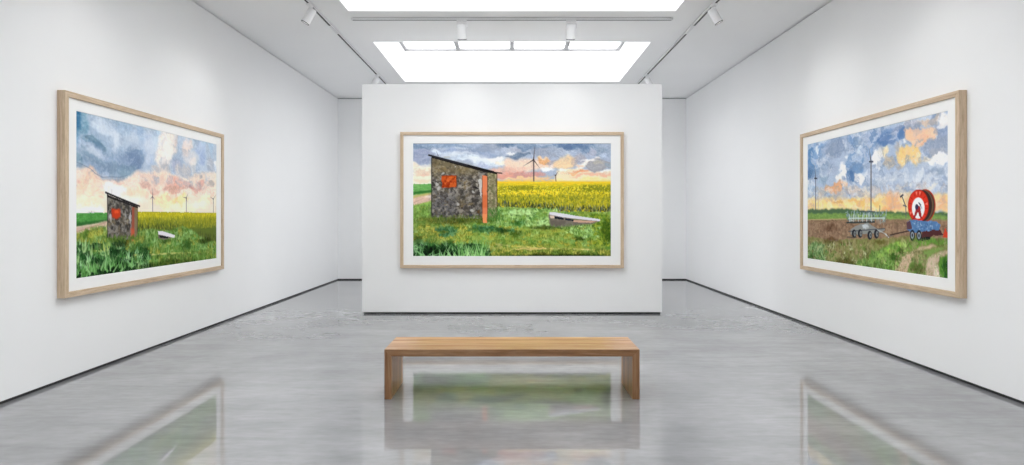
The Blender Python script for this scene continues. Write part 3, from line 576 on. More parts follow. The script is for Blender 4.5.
def art_right():
    s = Sheet(1.768, 37)
    s.lay(np.ones_like(s.x), (176, 192, 214))
    # clouds
    s.wash((13.9, 6.3), 20, 22, (128, 164, 206), .9)
    s.wash((4.9, 14.1), 9, 16, (92, 136, 186), .85)
    s.wash((3.0, 24.4), 6, 5, (70, 110, 156), .8, 2)
    s.wash((8.5, 40.4), 10, 5, (158, 188, 216), .8)
    s.wash((22.6, 0.4), 10, 4, (206, 222, 238), .8)
    s.wash((34.3, 10.1), 9, 5, (180, 194, 216), .9)
    s.wash((19.1, 6.8), 5, 2.4, (226, 234, 242), .85, edge=.1)
    s.wash((48.7, 1.9), 14, 6, (148, 166, 194), .9)
    s.wash((44.0, 11.1), 13, 8, (150, 164, 188), .9)
    s.wash((54.8, 9.0), 9, 9, (142, 158, 186), .85)
    s.wash((37.6, -0.3), 6, 3, (222, 226, 236), .8)
    s.wash((29.4, 19.6), 13, 9, (146, 168, 198), .85)
    s.wash((26.0, 31.1), 12, 4.6, (158, 184, 206), .85, edge=.15)
    s.wash((42.4, 23.9), 9, 6, (168, 182, 206), .8)
    s.wash((63.7, 17.7), 4, 3, (236, 240, 246), .9, 2)
    s.wash((72.3, 21.6), 11, 14, (126, 158, 198), .9)
    s.wash((80.6, 28.3), 9, 12, (112, 148, 192), .9)
    s.wash((72.3, 32.3), 6, 5, (82, 122, 172), .85, 2, edge=.2)
    s.wash((57.8, 28.2), 9, 7, (250, 248, 248), .95, edge=.1)
    s.wash((51.8, 32.6), 8, 4, (252, 246, 240), .95)
    s.wash((83.3, 34.5), 7, 5, (250, 246, 242), .9)
    s.wash((80.6, 8.0), 16, 9, (136, 162, 196), .9)
    s.wash((69.5, 6.0), 5, 8, (112, 146, 192), .8)
    s.wash((106.3, 6.7), 26, 9, (118, 148, 190), .9)
    s.wash((113.5, 9.7), 14, 7, (92, 126, 176), .9)
    s.wash((93.8, 14.7), 8, 7, (140, 168, 206), .8)
    s.wash((77.9, 14.5), 3.6, 3, (216, 228, 240), .8)
    s.wash((100.1, 21.1), 7, 9, (252, 250, 248), .95)
    s.wash((108.7, 18.3), 9, 6.5, (252, 246, 236), .95, edge=.1)
    s.wash((113.5, 18.8), 6, 5, (252, 228, 184), .9, edge=.1)
    s.wash((102.6, 26.3), 6, 6, (253, 248, 244), .9)
    s.wash((120.4, 12.6), 8, 4, (106, 134, 178), .85)
    s.wash((129.3, 4.9), 14, 5, (146, 160, 190), .9)
    s.wash((144.1, 1.7), 12, 4, (186, 186, 196), .9)
    s.wash((159.7, 2.2), 12, 4, (222, 196, 172), .85)
    s.wash((148.1, 5.5), 9, 5, (150, 160, 180), .85)
    s.wash((132.6, 10.0), 8, 8, (96, 132, 182), .9)
    s.wash((128.2, 17.6), 6, 3, (180, 176, 178), .8)
    s.wash((171.6, 4.0), 7, 7, (246, 242, 238), .9)
    s.wash((170.7, 13.6), 12, 10, (152, 168, 196), .9)
    s.wash((164.4, 19.6), 12, 8, (150, 162, 184), .9, edge=.15)
    s.poly([(134.7, 6.3),(141.0, 6.5),(145.1, 11.0),(150.1, 11.6),(156.9, 7.4),(166.2, 8.1),(168.9, 10.9),(165.3, 14.8),(157.8, 15.7),(155.0, 19.2),(149.1, 21.7),(144.1, 17.3),(137.9, 12.7)], (248, 206, 172), .95, 1.2, 1., .6, 0, .12)
    s.wash((154.0, 15.3), 5, 4, (242, 178, 138), .8)
    s.wash((141.0, 8.5), 4, 3, (246, 196, 158), .8)
    s.poly([(123.8, 20.5),(131.5, 17.9),(140.0, 20.2),(146.1, 17.6),(153.0, 22.1),(152.1, 27.1),(146.1, 31.1),(140.0, 28.0),(133.7, 29.5),(127.1, 26.3)], (250, 212, 146), .95, 1.2, 1., .6, 0, .12)
    s.wash((135.8, 22.4), 6, 4, (252, 202, 122), .8)
    s.wash((137.9, 16.0), 3, 2, (240, 240, 240), .85)
    s.wash((118.1, 26.2), 7, 6, (200, 182, 158), .85)
    s.wash((128.2, 29.8), 5, 3, (170, 168, 172), .8)
    s.wash((167.1, 26.0), 10, 5, (168, 172, 184), .85)
    s.wash((157.8, 29.5), 8, 3, (252, 226, 180), .85)
    s.wash((171.6, 27.7), 8, 4, (246, 246, 250), .9, edge=.1)
    s.wash((163.5, 31.3), 9, 4, (250, 248, 248), .9)
    s.wash((175.9, 17.3), 2, 3, (240, 240, 244), .8)
    s.wash((91.2, 43.8), 20, 4, (232, 224, 214), .7)
    s.wash((156.9, 37.6), 26, 8, (190, 202, 218), .9)
    s.wash((166.2, 35.8), 10, 3, (148, 166, 192), .8, edge=.2)
    s.wash((147.1, 37.0), 10, 4, (204, 214, 228), .85, edge=.15)
    s.wash((174.2, 43.6), 10, 5, (158, 176, 202), .85, edge=.15)
    s.wash((156.9, 44.6), 14, 4, (196, 206, 222), .85)
    s.wash((126.0, 37.1), 12, 5, (194, 204, 218), .9)
    s.wash((108.7, 40.3), 14, 5, (178, 190, 206), .85)
    s.wash((136.8, 45.7), 18, 5, (172, 184, 204), .85)
    s.wash((26.0, 42.0), 16, 5, (178, 176, 176), .8)
    s.wash((47.1, 39.6), 12, 5, (234, 172, 122), .9)
    s.wash((32.7, 39.7), 8, 3, (230, 170, 120), .85, edge=.1)
    s.wash((62.2, 37.9), 9, 3.4, (246, 206, 166), .85)
    s.wash((69.5, 42.9), 12, 4, (196, 180, 168), .85)
    s.wash((86.0, 47.3), 16, 3.4, (178, 172, 174), .8)
    s.wash((48.7, 46.9), 14, 3, (170, 164, 156), .7)
    # orange glow
    s.poly([(-4.4, 47.0),(39.2, 47.8),(69.5, 49.8),(91.2, 48.9),(114.6, 48.2),(128.2, 50.7),(136.8, 49.0),(179.4, 50.9),(179.4, 61.6),(-4.4, 60.3)], (250, 212, 142), .95, 1.2, 1., 1.)
    s.wash((83.3, 53.2), 26, 4, (250, 196, 120), .85); s.wash((22.6, 53.7), 18, 4, (252, 220, 150), .85); s.wash((123.8, 54.0), 16, 6, (248, 186, 136), .9)
    s.wash((69.5, 56.0), 50, 2.6, (252, 224, 154), .8); s.wash((114.6, 56.6), 12, 3, (246, 172, 122), .8); s.wash((83.3, 49.4), 9, 1.6, (254, 232, 180), .8)
    s.wash((170.7, 57.4), 14, 5, (248, 190, 144), .9); s.wash((51.8, 51.0), 10, 1.4, (206, 156, 96), .6)
    s.clouds(-5, 52, (240, 240, 242), (122, 142, 174), .5, 9, .28); s.clouds(44, 62, (254, 240, 214), (196, 172, 160), .45, 6, .26); s.ripple(3.6, 12, 6); s.ripple(1.2, 3, 3); s.blooms(9, 2.6, .2, 50)
    s.wash((100.1, 22.5), 5, 8, (253, 251, 250), .9, 5, .75, 2.); s.wash((57.8, 29.0), 7, 5, (252, 250, 248), .9, 5, .75, 2.); s.wash((84.6, 36.1), 5, 3, (250, 246, 242), .8, 5, .75, 2.); s.wash((166.2, 30.2), 9, 3, (250, 249, 250), .8, 5, .75, 2.)
    s.wash((73.7, 32.4), 4.4, 4, (84, 120, 168), .8, 4, .7, 1.6); s.wash((133.7, 9.5), 6, 6, (92, 126, 176), .75, 4, .7, 1.6); s.wash((113.5, 9.0), 10, 4, (96, 128, 176), .65, 4, .6, 1.6); s.wash((170.7, 5.7), 5, 6, (246, 242, 238), .8, 4, .7, 1.6)
    s.wash((137.9, 22.6), 9, 4.4, (252, 208, 134), .7, 5, .7, 2.); s.wash((149.1, 12.1), 9, 5, (248, 200, 164), .7, 5, .7, 2.)
    # turbines
    T = (104, 110, 128)
    turbine(s, (96.7, 60.7), (96.7, 23.7), [(94.3, 14.0)], 1.5, (120, 120, 128), .8)
    s.line((94.1, 23.5), (99.6, 23.9), 1.2, (70, 74, 90)); s.line((93.3, 27.0), (92.5, 40.9), .7, (150, 164, 190), .7)
    turbine(s, (14.6, 59.5), (14.6, 30.8), [(12.8, 18.2)], 1.1, T, .8)
    s.line((12.1, 30.7), (17.4, 31.0), 1.1, (60, 66, 84))
    s.line((19.1, 59.6), (19.1, 42.6), .6, (150, 146, 150), .8)
    s.line((107.5, 68.6), (107.5, 55.2), .8, (140, 106, 84)); s.line((109.9, 67.1), (109.9, 58.9), .6, (160, 120, 92))
    # land
    s.poly([(-8.3, 58.2),(26.0, 57.9),(63.7, 57.5),(91.2, 59.2),(131.5, 60.2),(181.1, 60.8),(181.1, 67.6),(-8.3, 66.6)], (124, 158, 82), 1., 0, .3, .2, .08)
    s.poly([(-8.3, 57.3),(39.2, 57.1),(69.5, 57.5),(91.2, 59.2),(137.9, 60.2),(181.1, 60.5),(181.1, 62.2),(108.7, 61.5),(54.8, 60.5),(-8.3, 60.3)], (76, 104, 76), .95, 0, .8, .3)
    s.scatter(240, -0.7, 177.7, 60.7, 65.1, [(112, 146, 74), (150, 180, 100), (96, 130, 66)], (2, 5), (.35, .8), (0, .1), .6)
    s.poly([(-8.3, 66.2),(69.5, 65.2),(131.5, 64.6),(181.1, 64.6),(181.1, 77.0),(-8.3, 84.4)], (144, 116, 94), 1., 0, .4, .3, .1)
    s.line((-0.7, 66.1), (63.7, 64.9), .9, (196, 164, 124), .7)
    s.scatter(420, -0.7, 177.7, 66.5, 78.9, [(112, 86, 66), (150, 116, 92), (92, 70, 56), (164, 132, 106), (104, 92, 66)], (2, 6), (.4, 1.1), (0, .2), .65)
    soil = np.clip((s.y-67)/1.5, 0, 1)
    s.foliage(soil, [((104, 82, 66), (176, 148, 120)), ((120, 96, 78), (160, 132, 108))], 4, .5)
    mt = np.interp(s.x[0], [0, 39.2, 63.7, 96.4, 120.4, 136.8, 177.7],
                   [80.6, 82.6, 81.2, 79.2, 77.7, 75.8, 76.0])
    topf = lambda x: float(np.interp(x, s.x[0], mt))
    m = s.soften((s.y > mt[None, :]+.8*s.fx).astype(float), .4)
    s.lay(m, (136, 134, 80)); s.mottle(m, [(116, 118, 64), (150, 140, 96), (124, 140, 74)], 5, 0, .6)
    s.wash((13.9, 92.2), 14, 8, (112, 150, 84), .8, 2); s.wash((26.0, 88.1), 9, 3, (184, 196, 150), .7, 2); s.wash((47.1, 91.9), 16, 5, (146, 128, 88), .8, 2); s.wash((8.5, 99.4), 8, 4, (84, 124, 66), .8, 2)
    s.wash((62.2, 84.8), 14, 3, (126, 120, 74), .8, 2)
    s.scatter(700, -0.7, 86.0, topf, 100, [(120, 128, 70), (146, 138, 92), (96, 116, 56), (168, 160, 112), (116, 96, 64), (134, 160, 92)], (1.2, 3.4), (.4, 1), (-1.3, .8), .6)
    s.scatter(90, -0.7, 42.4, 85.8, 98.4, [(190, 206, 164), (166, 190, 136), (212, 208, 180)], (1, 2.6), (.5, 1.1), (-1.3, .8), .7)
    s.poly([(72.3, 101.2),(93.8, 92.1),(108.7, 84.8),(127.1, 79.5),(136.8, 78.1),(161.6, 77.5),(179.4, 77.1),(179.4, 80.6),(161.6, 80.3),(148.1, 83.5),(137.9, 86.6),(129.3, 93.9),(120.4, 101.4),(72.3, 102.7)], (104, 160, 60), .95, 1., .8, .6)
    s.scatter(520, 72.3, 140.0, 82.0, 100, [(96, 156, 50), (130, 184, 70), (70, 124, 44), (150, 196, 92)], (1.4, 4), (.5, 1.2), (-1.2, .6), .7, keep=lambda x, y: y > np.interp(x, [72.3, 108.7, 128.2], [99.6, 84.8, 79.8]) and y < np.interp(x, [72.3, 120.4, 140.0], [104.2, 100.0, 83.9]))
    for p0, in (((129.3, 81.1),), ((134.7, 79.8),), ((119.3, 85.7),), ((111.1, 89.6),), ((101.4, 93.8),),):
        s.wash(p0, 3.4, 2.2, (176, 208, 96), .8, 1)
    s.scatter(120, 77.9, 131.5, 88, 100, [(56, 100, 40), (74, 122, 50)], (1.5, 4), (.5, 1.1), (-1., .6), .7)
    s.foliage(m, [((92, 90, 52), (152, 150, 98)), ((100, 84, 56), (132, 146, 84)), ((84, 96, 48), (170, 158, 118))], 4, .45)
    s.clumps(110, -0.7, 91.2, lambda x: topf(x)+3, 103, [((88, 90, 50), (146, 148, 92)), ((96, 82, 54), (164, 148, 110)), ((70, 88, 42), (118, 142, 74)), ((80, 78, 48), (190, 194, 150))], (2.5, 5), (.8, 1.5))
    s.clumps(50, -0.7, 32.7, 87.0, 100, [((64, 96, 54), (150, 180, 120)), ((56, 90, 48), (110, 146, 84))], (3, 6))
    bank = lambda x, y: y > np.interp(x, [72.3, 108.7, 128.2], [101.2, 86.2, 81.1])
    s.clumps(120, 72.3, 137.9, 62, 103, [((78, 112, 50), (144, 180, 92)), ((72, 104, 48), (112, 150, 72)), ((88, 116, 52), (170, 196, 112))], (3, 6), (.9, 1.7), bank)
    s.clumps(40, 80.6, 133.7, 88, 104, [((70, 98, 46), (104, 144, 72)), ((76, 104, 48), (130, 162, 88))], (3, 6), (.9, 1.7), bank)
    # wheel ruts
    s.poly([(123.8, 103.8),(130.4, 93.8),(135.8, 87.4),(147.1, 83.5),(161.6, 80.6),(167.1, 80.9),(154.0, 84.4),(145.1, 88.8),(140.0, 94.4),(135.8, 102.7)], (206, 180, 152), .95, .6, .6, .4, .06)
    s.poly([(135.8, 103.4),(140.0, 94.4),(146.1, 88.7),(155.9, 84.3),(168.9, 81.2),(174.2, 82.1),(165.3, 85.0),(158.8, 88.5),(155.9, 93.2),(157.8, 101.2)], (124, 154, 80), 1., .6, .6, .5)
    s.wash((148.1, 89.9), 6, 4.6, (140, 178, 104), .8, 1)
    s.poly([(156.9, 101.9),(155.9, 93.2),(158.8, 88.5),(166.2, 85.0),(178.5, 82.5),(178.5, 84.9),(168.9, 87.9),(167.1, 91.7),(168.9, 95.8),(172.5, 101.6)], (200, 178, 154), .95, .6, .7, .4, .06)
    s.poly([(163.5, 99.4),(164.4, 92.5),(167.1, 94.7),(171.6, 101.0)], (232, 220, 206), .85, .4, .6, .4)
    s.poly([(168.0, 91.0),(169.8, 87.8),(179.4, 85.1),(179.4, 101.4),(172.5, 100.3),(168.9, 95.8)], (84, 134, 48), 1., .6, .6, .4)
    s.wash((175.1, 95.3), 4, 8, (56, 108, 62), .8, 1)
    s.scatter(420, 126.0, 177.7, 81.7, 100, [(120, 152, 76), (96, 130, 58), (160, 142, 104), (140, 118, 84), (176, 160, 124)], (1.2, 3.4), (.4, .9), (-1.2, .7), .5)
    s.scatter(120, 124.9, 140.0, 85.7, 100, [(186, 156, 122), (150, 120, 90), (214, 190, 160)], (1, 2.4), (.5, 1), (-1.2, .9), .6)
    s.scatter(150, 168.9, 177.7, 86.3, 100, [(74, 124, 40), (104, 156, 56), (48, 92, 44)], (2, 5), (.5, 1), (-1.5, .3), .7)
    s.clumps(60, 140.0, 161.6, 84.8, 103, [((84, 104, 50), (138, 160, 92)), ((96, 96, 60), (160, 150, 108))], (2.5, 5), keep=lambda x, y: abs(x-(150.1-(y-90)*.25)) < 6)
    s.glaze((88.6, 102.1), 14, 3.4, (130, 150, 110), .9, 2); s.glaze((62.2, 98.9), 16, 6, (170, 165, 130), .9, 3); s.glaze((8.5, 99.4), 8, 6, (130, 160, 120), .8, 3); s.glaze((39.2, 72.8), 16, 4, (190, 175, 165), .8, 2); s.glaze((39.2, 82.6), 20, 3, (170, 150, 130), .8, 2)
    s.glaze((147.1, 96.4), 10, 5, (150, 160, 120), .8, 2); s.glaze((175.1, 94.1), 4, 9, (130, 160, 120), .8, 1); s.glaze((131.5, 85.7), 4, 2.4, (130, 150, 110), .8, 1); s.glaze((108.7, 80.6), 10, 2, (170, 160, 120), .7, 1)
    s.lift((128.2, 81.5), 8, 2.6, (176, 214, 100), .75, 2); s.lift((119.3, 85.3), 8, 3.2, (158, 202, 88), .7, 2); s.lift((108.7, 89.8), 8, 3.4, (148, 192, 86), .7, 2); s.lift((96.4, 94.5), 8, 3.2, (136, 182, 82), .7, 2); s.lift((26.0, 83.9), 26, 2.4, (176, 160, 120), .5, 2); s.lift((47.1, 95.2), 14, 5, (172, 164, 112), .5, 3); s.glaze((123.8, 90.2), 8, 3, (120, 150, 100), .8, 2); s.lift((19.1, 90.2), 10, 4, (196, 206, 168), .5, 3); s.lift((161.6, 91.5), 4, 5, (222, 204, 182), .6, 1)
    # sprinkler carriage
    for i in range(150):
        x = s.rng.uniform(63.7, 115.8); y = s.rng.uniform(59.6, 66.6); h = s.rng.uniform(-1.2, 1.2)
        c = [(160, 180, 184), (190, 204, 206), (110, 134, 140), (80, 100, 106), (140, 164, 164)][s.rng.randint(5)]
        s.dab(x, y, s.rng.uniform(2, 5), s.rng.uniform(.4, .9), [0., 1.57, .7, -.7][s.rng.randint(4)]+h*.1, c, .8, False)
    s.line((83.3, 59.5), (101.4, 59.6), .9, (72, 88, 92)); s.line((63.7, 67.8), (101.4, 66.8), 1.3, (56, 62, 62)); s.line((66.6, 64.5), (113.5, 64.0), .8, (196, 210, 208))
    for p0, p1 in (((68.0, 61.4), (68.0, 67.2),), ((73.7, 61.4), (73.7, 67.1),), ((80.6, 61.4), (80.6, 67.0),), ((86.0, 61.4), (86.0, 67.0),), ((91.2, 61.4), (91.2, 66.9),), ((97.6, 61.4), (97.6, 66.9),),):
        s.line(p0, p1, .7, (214, 222, 220), .9)
    s.poly([(69.5, 72.9),(83.3, 68.1),(93.8, 68.0),(103.9, 71.5),(113.5, 71.3),(113.5, 72.7),(103.9, 75.0),(69.5, 76.8)], (140, 144, 142), .95, 0, .4, .2)
    s.wash((89.9, 70.3), 5, 2, (206, 212, 216), .9, 1); s.line((66.6, 74.5), (113.5, 71.3), .7, (78, 84, 92))
    for p0, p1, p2 in (((74.4, 76.0), (75.4, 76.0), (75.7, 76.0),), ((82.6, 75.6), (83.6, 75.6), (83.8, 75.6),), ((95.1, 76.5), (96.0, 76.4), (96.2, 76.4),), ((103.4, 75.3), (104.2, 75.3), (104.5, 75.3),),):
        s.ell(p0, 3., 3.2, (40, 42, 50)); s.ell(p1, 1.5, 2., (130, 134, 136)); s.ell(p2, .6, .8, (60, 62, 66))
    s.line((64.4, 78.9), (77.9, 78.6), .8, (70, 66, 62), .8)
    s.line((113.5, 74.8), (118.1, 77.4), .8, (200, 206, 206)); s.line((103.9, 72.2), (115.8, 75.4), .6, (190, 196, 196), .8)
    s.line((119.3, 75.6), (141.0, 72.0), .8, (56, 42, 42)); s.line((115.8, 76.8), (122.7, 75.9), .6, (120, 110, 100))
    # hose reel: the drum stands a little turned, its far rim shows behind
    s.ell((155.2, 56.1), 10., 10.2, (176, 54, 34)); s.ell((154.8, 56.2), 9.6, 9.6, (74, 60, 52)); s.ell((153.4, 56.2), 9.8, 9.9, (112, 84, 66), .9); s.ell((152.1, 56.2), 9.9, 10, (58, 44, 40))
    s.ell((148.9, 56.2), 10.3, 10.4, (150, 30, 20)); s.ell((148.8, 56.2), 9.9, 10, (212, 54, 36))
    for k in range(14):
        an = 2*np.pi*k/14+.2; cx, cy = (148.8, 56.2)
        s.line((cx+6.4*np.cos(an), cy+6.8*np.sin(an)), (cx+9.4*np.cos(an), cy+9.4*np.sin(an)), .5, (160, 34, 22), .8)
    for an in (-1.75, -1.35, -.15, 2.6):
        cx, cy = (148.8, 56.2)
        s.blade((cx+9.2*np.cos(an), cy+9.2*np.sin(an)), (cx+6.6*np.cos(an), cy+6.6*np.sin(an)), 2., (238, 130, 108), .9)
    s.ell((148.9, 57.6), 6.2, 6.7, (250, 248, 248)); s.wash((151.1, 57.7), 3.2, 3, (206, 210, 222), .7, 1)
    s.poly([(146.7, 56.4),(148.1, 55.4),(150.5, 56.5),(151.5, 59.7),(152.5, 64.1),(150.9, 64.1),(148.7, 60.3),(145.1, 64.8),(143.5, 64.8),(146.1, 59.6)], (156, 40, 44), 1., 0, .3, .15)
    s.ell((147.5, 56.8), 1.6, 1.8, (50, 46, 78)); s.blade((150.1, 54.5), (152.5, 58.1), 1.1, (48, 56, 76)); s.line((149.1, 54.1), (151.7, 55.8), .7, (60, 70, 90))
    s.poly([(137.5, 66.2),(142.0, 65.1),(165.3, 65.9),(169.8, 68.0),(168.0, 71.4),(144.1, 73.3),(137.5, 71.5)], (84, 122, 168), 1., 0, .5, .2)
    for i in range(60):
        x = s.rng.uniform(142.0, 167.1); y = s.rng.uniform(66.3, 71.7)
        s.dab(x, y, s.rng.uniform(1, 2.6), s.rng.uniform(.5, 1.1), s.rng.uniform(-1.6, 1.6), [(128, 164, 204), (56, 88, 132), (100, 140, 184), (172, 196, 220)][s.rng.randint(4)], .75)
    s.poly([(136.8, 66.8),(141.0, 65.5),(143.1, 70.7),(137.9, 71.4)], (92, 60, 66), .9, 0, .3, .2)
    s.poly([(152.1, 72.4),(168.9, 70.8),(172.5, 73.7),(163.5, 74.6),(158.8, 76.6),(152.1, 76.6)], (78, 42, 44), .95, 0, .4, .2)
    s.poly([(172.5, 72.5),(173.8, 68.9),(175.1, 72.4),(177.7, 71.2),(177.7, 75.4),(171.6, 75.3)], (206, 64, 42), .95, 0, .3, .2)
    for p0, p1, p2 in (((143.1, 75.0), (143.1, 75.0), (143.1, 75.0),), ((149.7, 75.0), (149.7, 75.0), (149.7, 75.0),),):
        s.ell(p0, 2.6, 3.5, (34, 38, 46)); s.ell(p1, 1.6, 2.2, (150, 160, 168)); s.ell(p2, .8, 1.2, (48, 52, 62))
    s.poly([(152.1, 76.2),(160.7, 75.3),(160.7, 77.2),(152.1, 78.2)], (28, 30, 34), .9, 0, .4, .2)
    s.line((132.2, 49.2), (136.4, 56.5), .9, (78, 78, 96)); s.line((136.4, 56.2), (136.6, 64.2), .7, (96, 90, 100)); s.line((130.4, 50.1), (133.9, 48.5), 1.3, (56, 58, 74)); s.line((133.4, 55.5), (137.5, 56.5), .8, (92, 92, 104))
    s.scatter(90, 136.8, 177.7, 76.4, 78.6, [(110, 150, 66), (86, 128, 54)], (1.5, 3), (.4, .8), (-1.57, .4), .7)
    return s.done()

import bpy, bmesh, math
import numpy as np
from mathutils import Vector, Matrix

scene = bpy.context.scene
C = scene.collection

# ------------------------------------------------------------------ sizes (metres, camera stands at x=0, y=0)
HX = 4.015          # half width of the room
ZC = 4.2            # ceiling height
YB = 14.42          # back wall
YF = -5.2           # unseen wall behind the camera, added to light the near walls
EYE = 1.488
PX, PY, PZ, PT = 2.266, 9.44, 3.474, 0.32     # freestanding wall: half width, front face, top, thickness
SKX = 2.17          # skylight half width
SKYLIGHTS = [(9.77, 12.65), (5.40, 8.29), (1.02, 3.91), (-4.5, -2.3)]  # the last two are unseen, added to light the near walls
WELL = 0.668

# ------------------------------------------------------------------ material helpers
def new_mat(name):
    m = bpy.data.materials.new(name); m.use_nodes = True
    nt = m.node_tree; b = nt.nodes['Principled BSDF']
    return m, nt, b

def srgb(r, g, b):
    f = lambda c: (c/255/12.92) if c/255 <= .04045 else ((c/255+.055)/1.055)**2.4
    return (f(r), f(g), f(b), 1)

def plain(name, col, rough=.5, metal=0, spec=.5):
    m, nt, b = new_mat(name)
    b.inputs['Base Color'].default_value = col
    b.inputs['Roughness'].default_value = rough
    b.inputs['Metallic'].default_value = metal
    b.inputs['Specular IOR Level'].default_value = spec
    return m

def coords(nt, scale=(1,1,1), rot=(0,0,0)):
    tc = nt.nodes.new('ShaderNodeTexCoord'); mp = nt.nodes.new('ShaderNodeMapping')
    mp.inputs['Scale'].default_value = scale; mp.inputs['Rotation'].default_value = rot
    nt.links.new(tc.outputs['Object'], mp.inputs['Vector'])
    return mp.outputs['Vector']

def noise(nt, vec, scale, detail=4, rough=.5, dist=0):
    n = nt.nodes.new('ShaderNodeTexNoise')
    n.inputs['Scale'].default_value = scale; n.inputs['Detail'].default_value = detail
    n.inputs['Roughness'].default_value = rough; n.inputs['Distortion'].default_value = dist
    nt.links.new(vec, n.inputs['Vector'])
    return n.outputs['Fac']

def ramp(nt, fac, stops):
    r = nt.nodes.new('ShaderNodeValToRGB')
    els = r.color_ramp.elements
    els[0].position, els[0].color = stops[0]
    els[1].position, els[1].color = stops[-1]
    for p, c in stops[1:-1]:
        e = els.new(p); e.color = c
    nt.links.new(fac, r.inputs['Fac'])
    return r.outputs['Color']

def mixc(nt, a, b, fac, mode='MIX'):
    m = nt.nodes.new('ShaderNodeMix'); m.data_type = 'RGBA'; m.blend_type = mode
    if isinstance(fac, float): m.inputs['Factor'].default_value = fac
    else: nt.links.new(fac, m.inputs['Factor'])
    for s, v in ((6, a), (7, b)):
        if isinstance(v, tuple): m.inputs[s].default_value = v
        else: nt.links.new(v, m.inputs[s])
    return m.outputs[2]

def maprange(nt, fac, lo, hi, a=0., b=1.):
    r = nt.nodes.new('ShaderNodeMapRange')
    r.inputs['From Min'].default_value = a; r.inputs['From Max'].default_value = b
    r.inputs['To Min'].default_value = lo; r.inputs['To Max'].default_value = hi
    nt.links.new(fac, r.inputs['Value'])
    return r.outputs['Result']

def bump(nt, b, h, strength, dist=.01):
    n = nt.nodes.new('ShaderNodeBump')
    n.inputs['Strength'].default_value = strength; n.inputs['Distance'].default_value = dist
    nt.links.new(h, n.inputs['Height']); nt.links.new(n.outputs['Normal'], b.inputs['Normal'])

def paint_mat(name, col, var=.015):
    m, nt, b = new_mat(name)
    v = coords(nt)
    n = noise(nt, v, 1.3, 4)
    lo = tuple(c*(1-var) for c in col[:3])+(1,)
    nt.links.new(ramp(nt, n, [(.3, lo), (.7, col)]), b.inputs['Base Color'])
    b.inputs['Roughness'].default_value = .85
    b.inputs['Specular IOR Level'].default_value = .2
    bump(nt, b, noise(nt, v, 260, 2), .04, .002)
    return m

M = {}
M['wall'] = paint_mat('white_wall_paint', (.905, .908, .913, 1))
M['ceiling'] = paint_mat('white_ceiling_paint', (.92, .922, .926, 1))
M['end_wall'] = paint_mat('end_wall_paint', (.8, .8, .8, 1))
M['gap'] = plain('black_shadow_gap', (.012, .012, .014, 1), .6)
M['ceiling_gap'] = plain('grey_shadow_gap', (.015, .015, .016, 1), .8)
M['white_metal'] = plain('white_powder_coat', (.80, .80, .81, 1), .38)
M['dark_slot_and_gap'] = plain('dark_track_slot_and_gap', (.012, .012, .013, 1), .5)
M['mullion'] = plain('skylight_frame_grey', (.29, .292, .3, 1), .6)
M['chrome'] = plain('dark_lamp_rim', (.05, .05, .055, 1), .3, .6)

def floor_mat():
    m, nt, b = new_mat('polished_grey_concrete')
    v = coords(nt)
    vs = coords(nt, (.35, 3.2, 1))                       # trowel streaks run across the room
    big = noise(nt, v, .7, 5, .6)
    streak = noise(nt, vs, 2.2, 4, .58, .6)
    fine = noise(nt, coords(nt, (1, 3, 1)), 7, 3, .55, .4)
    base = ramp(nt, big, [(.32, (.215,.217,.224,1)), (.68, (.35,.352,.36,1))])
    st = ramp(nt, streak, [(.28, (.88, .88, .89, 1)), (.5, (1, 1, 1, 1)), (.74, (1.09, 1.09, 1.085, 1))])
    fi = ramp(nt, fine, [(.3, (.92, .92, .92, 1)), (.7, (1.07, 1.07, 1.07, 1))])
    col = mixc(nt, mixc(nt, base, st, 1., 'MULTIPLY'), fi, 1., 'MULTIPLY')
    nt.links.new(col, b.inputs['Base Color'])
    nt.links.new(maprange(nt, streak, .02, .06, .3, .7), b.inputs['Roughness'])
    b.inputs['IOR'].default_value = 2.05
    return m
M['floor'] = floor_mat()

def wood_mat(name, dark, mid, light, axis, stave=0., rough=.42, fine=1.):
    """oak with grain along the object's own x, y or z; stave > 0 glues it up from boards that wide"""
    m, nt, b = new_mat(name)
    sc = {'x': (.06, 1, 1), 'y': (1, .06, 1), 'z': (1, 1, .06)}[axis]
    v = coords(nt, sc)
    ring = noise(nt, v, 16*fine, 5, .6, 1.6)
    pore = noise(nt, v, 150*fine, 3, .6)
    col = ramp(nt, ring, [(.28, dark), (.5, mid), (.72, light)])
    pc = ramp(nt, pore, [(.33, (.78, .76, .74, 1)), (.5, (1, 1, 1, 1))])
    col = mixc(nt, col, pc, .8, 'MULTIPLY')
    if stave:
        tc = nt.nodes.new('ShaderNodeTexCoord'); sp = nt.nodes.new('ShaderNodeSeparateXYZ')
        nt.links.new(tc.outputs['Object'], sp.inputs[0])
        d = nt.nodes.new('ShaderNodeMath'); d.operation = 'DIVIDE'; d.inputs[1].default_value = stave
        nt.links.new(sp.outputs['Y'], d.inputs[0])
        f = nt.nodes.new('ShaderNodeMath'); f.operation = 'FLOOR'; nt.links.new(d.outputs[0], f.inputs[0])
        w = nt.nodes.new('ShaderNodeTexWhiteNoise'); w.noise_dimensions = '1D'
        nt.links.new(f.outputs[0], w.inputs['W'])
        sc2 = ramp(nt, w.outputs['Value'], [(0., (.74, .71, .68, 1)), (1., (1.16, 1.15, 1.13, 1))])
        col = mixc(nt, col, sc2, 1., 'MULTIPLY')
        fr = nt.nodes.new('ShaderNodeMath'); fr.operation = 'FRACT'; nt.links.new(d.outputs[0], fr.inputs[0])
        jl = ramp(nt, fr.outputs[0], [(0., (.62, .58, .54, 1)), (.035, (1, 1, 1, 1))])
        col = mixc(nt, col, jl, 1., 'MULTIPLY')
    nt.links.new(col, b.inputs['Base Color'])
    b.inputs['Roughness'].default_value = rough
    bump(nt, b, pore, .06, .002)
    return m

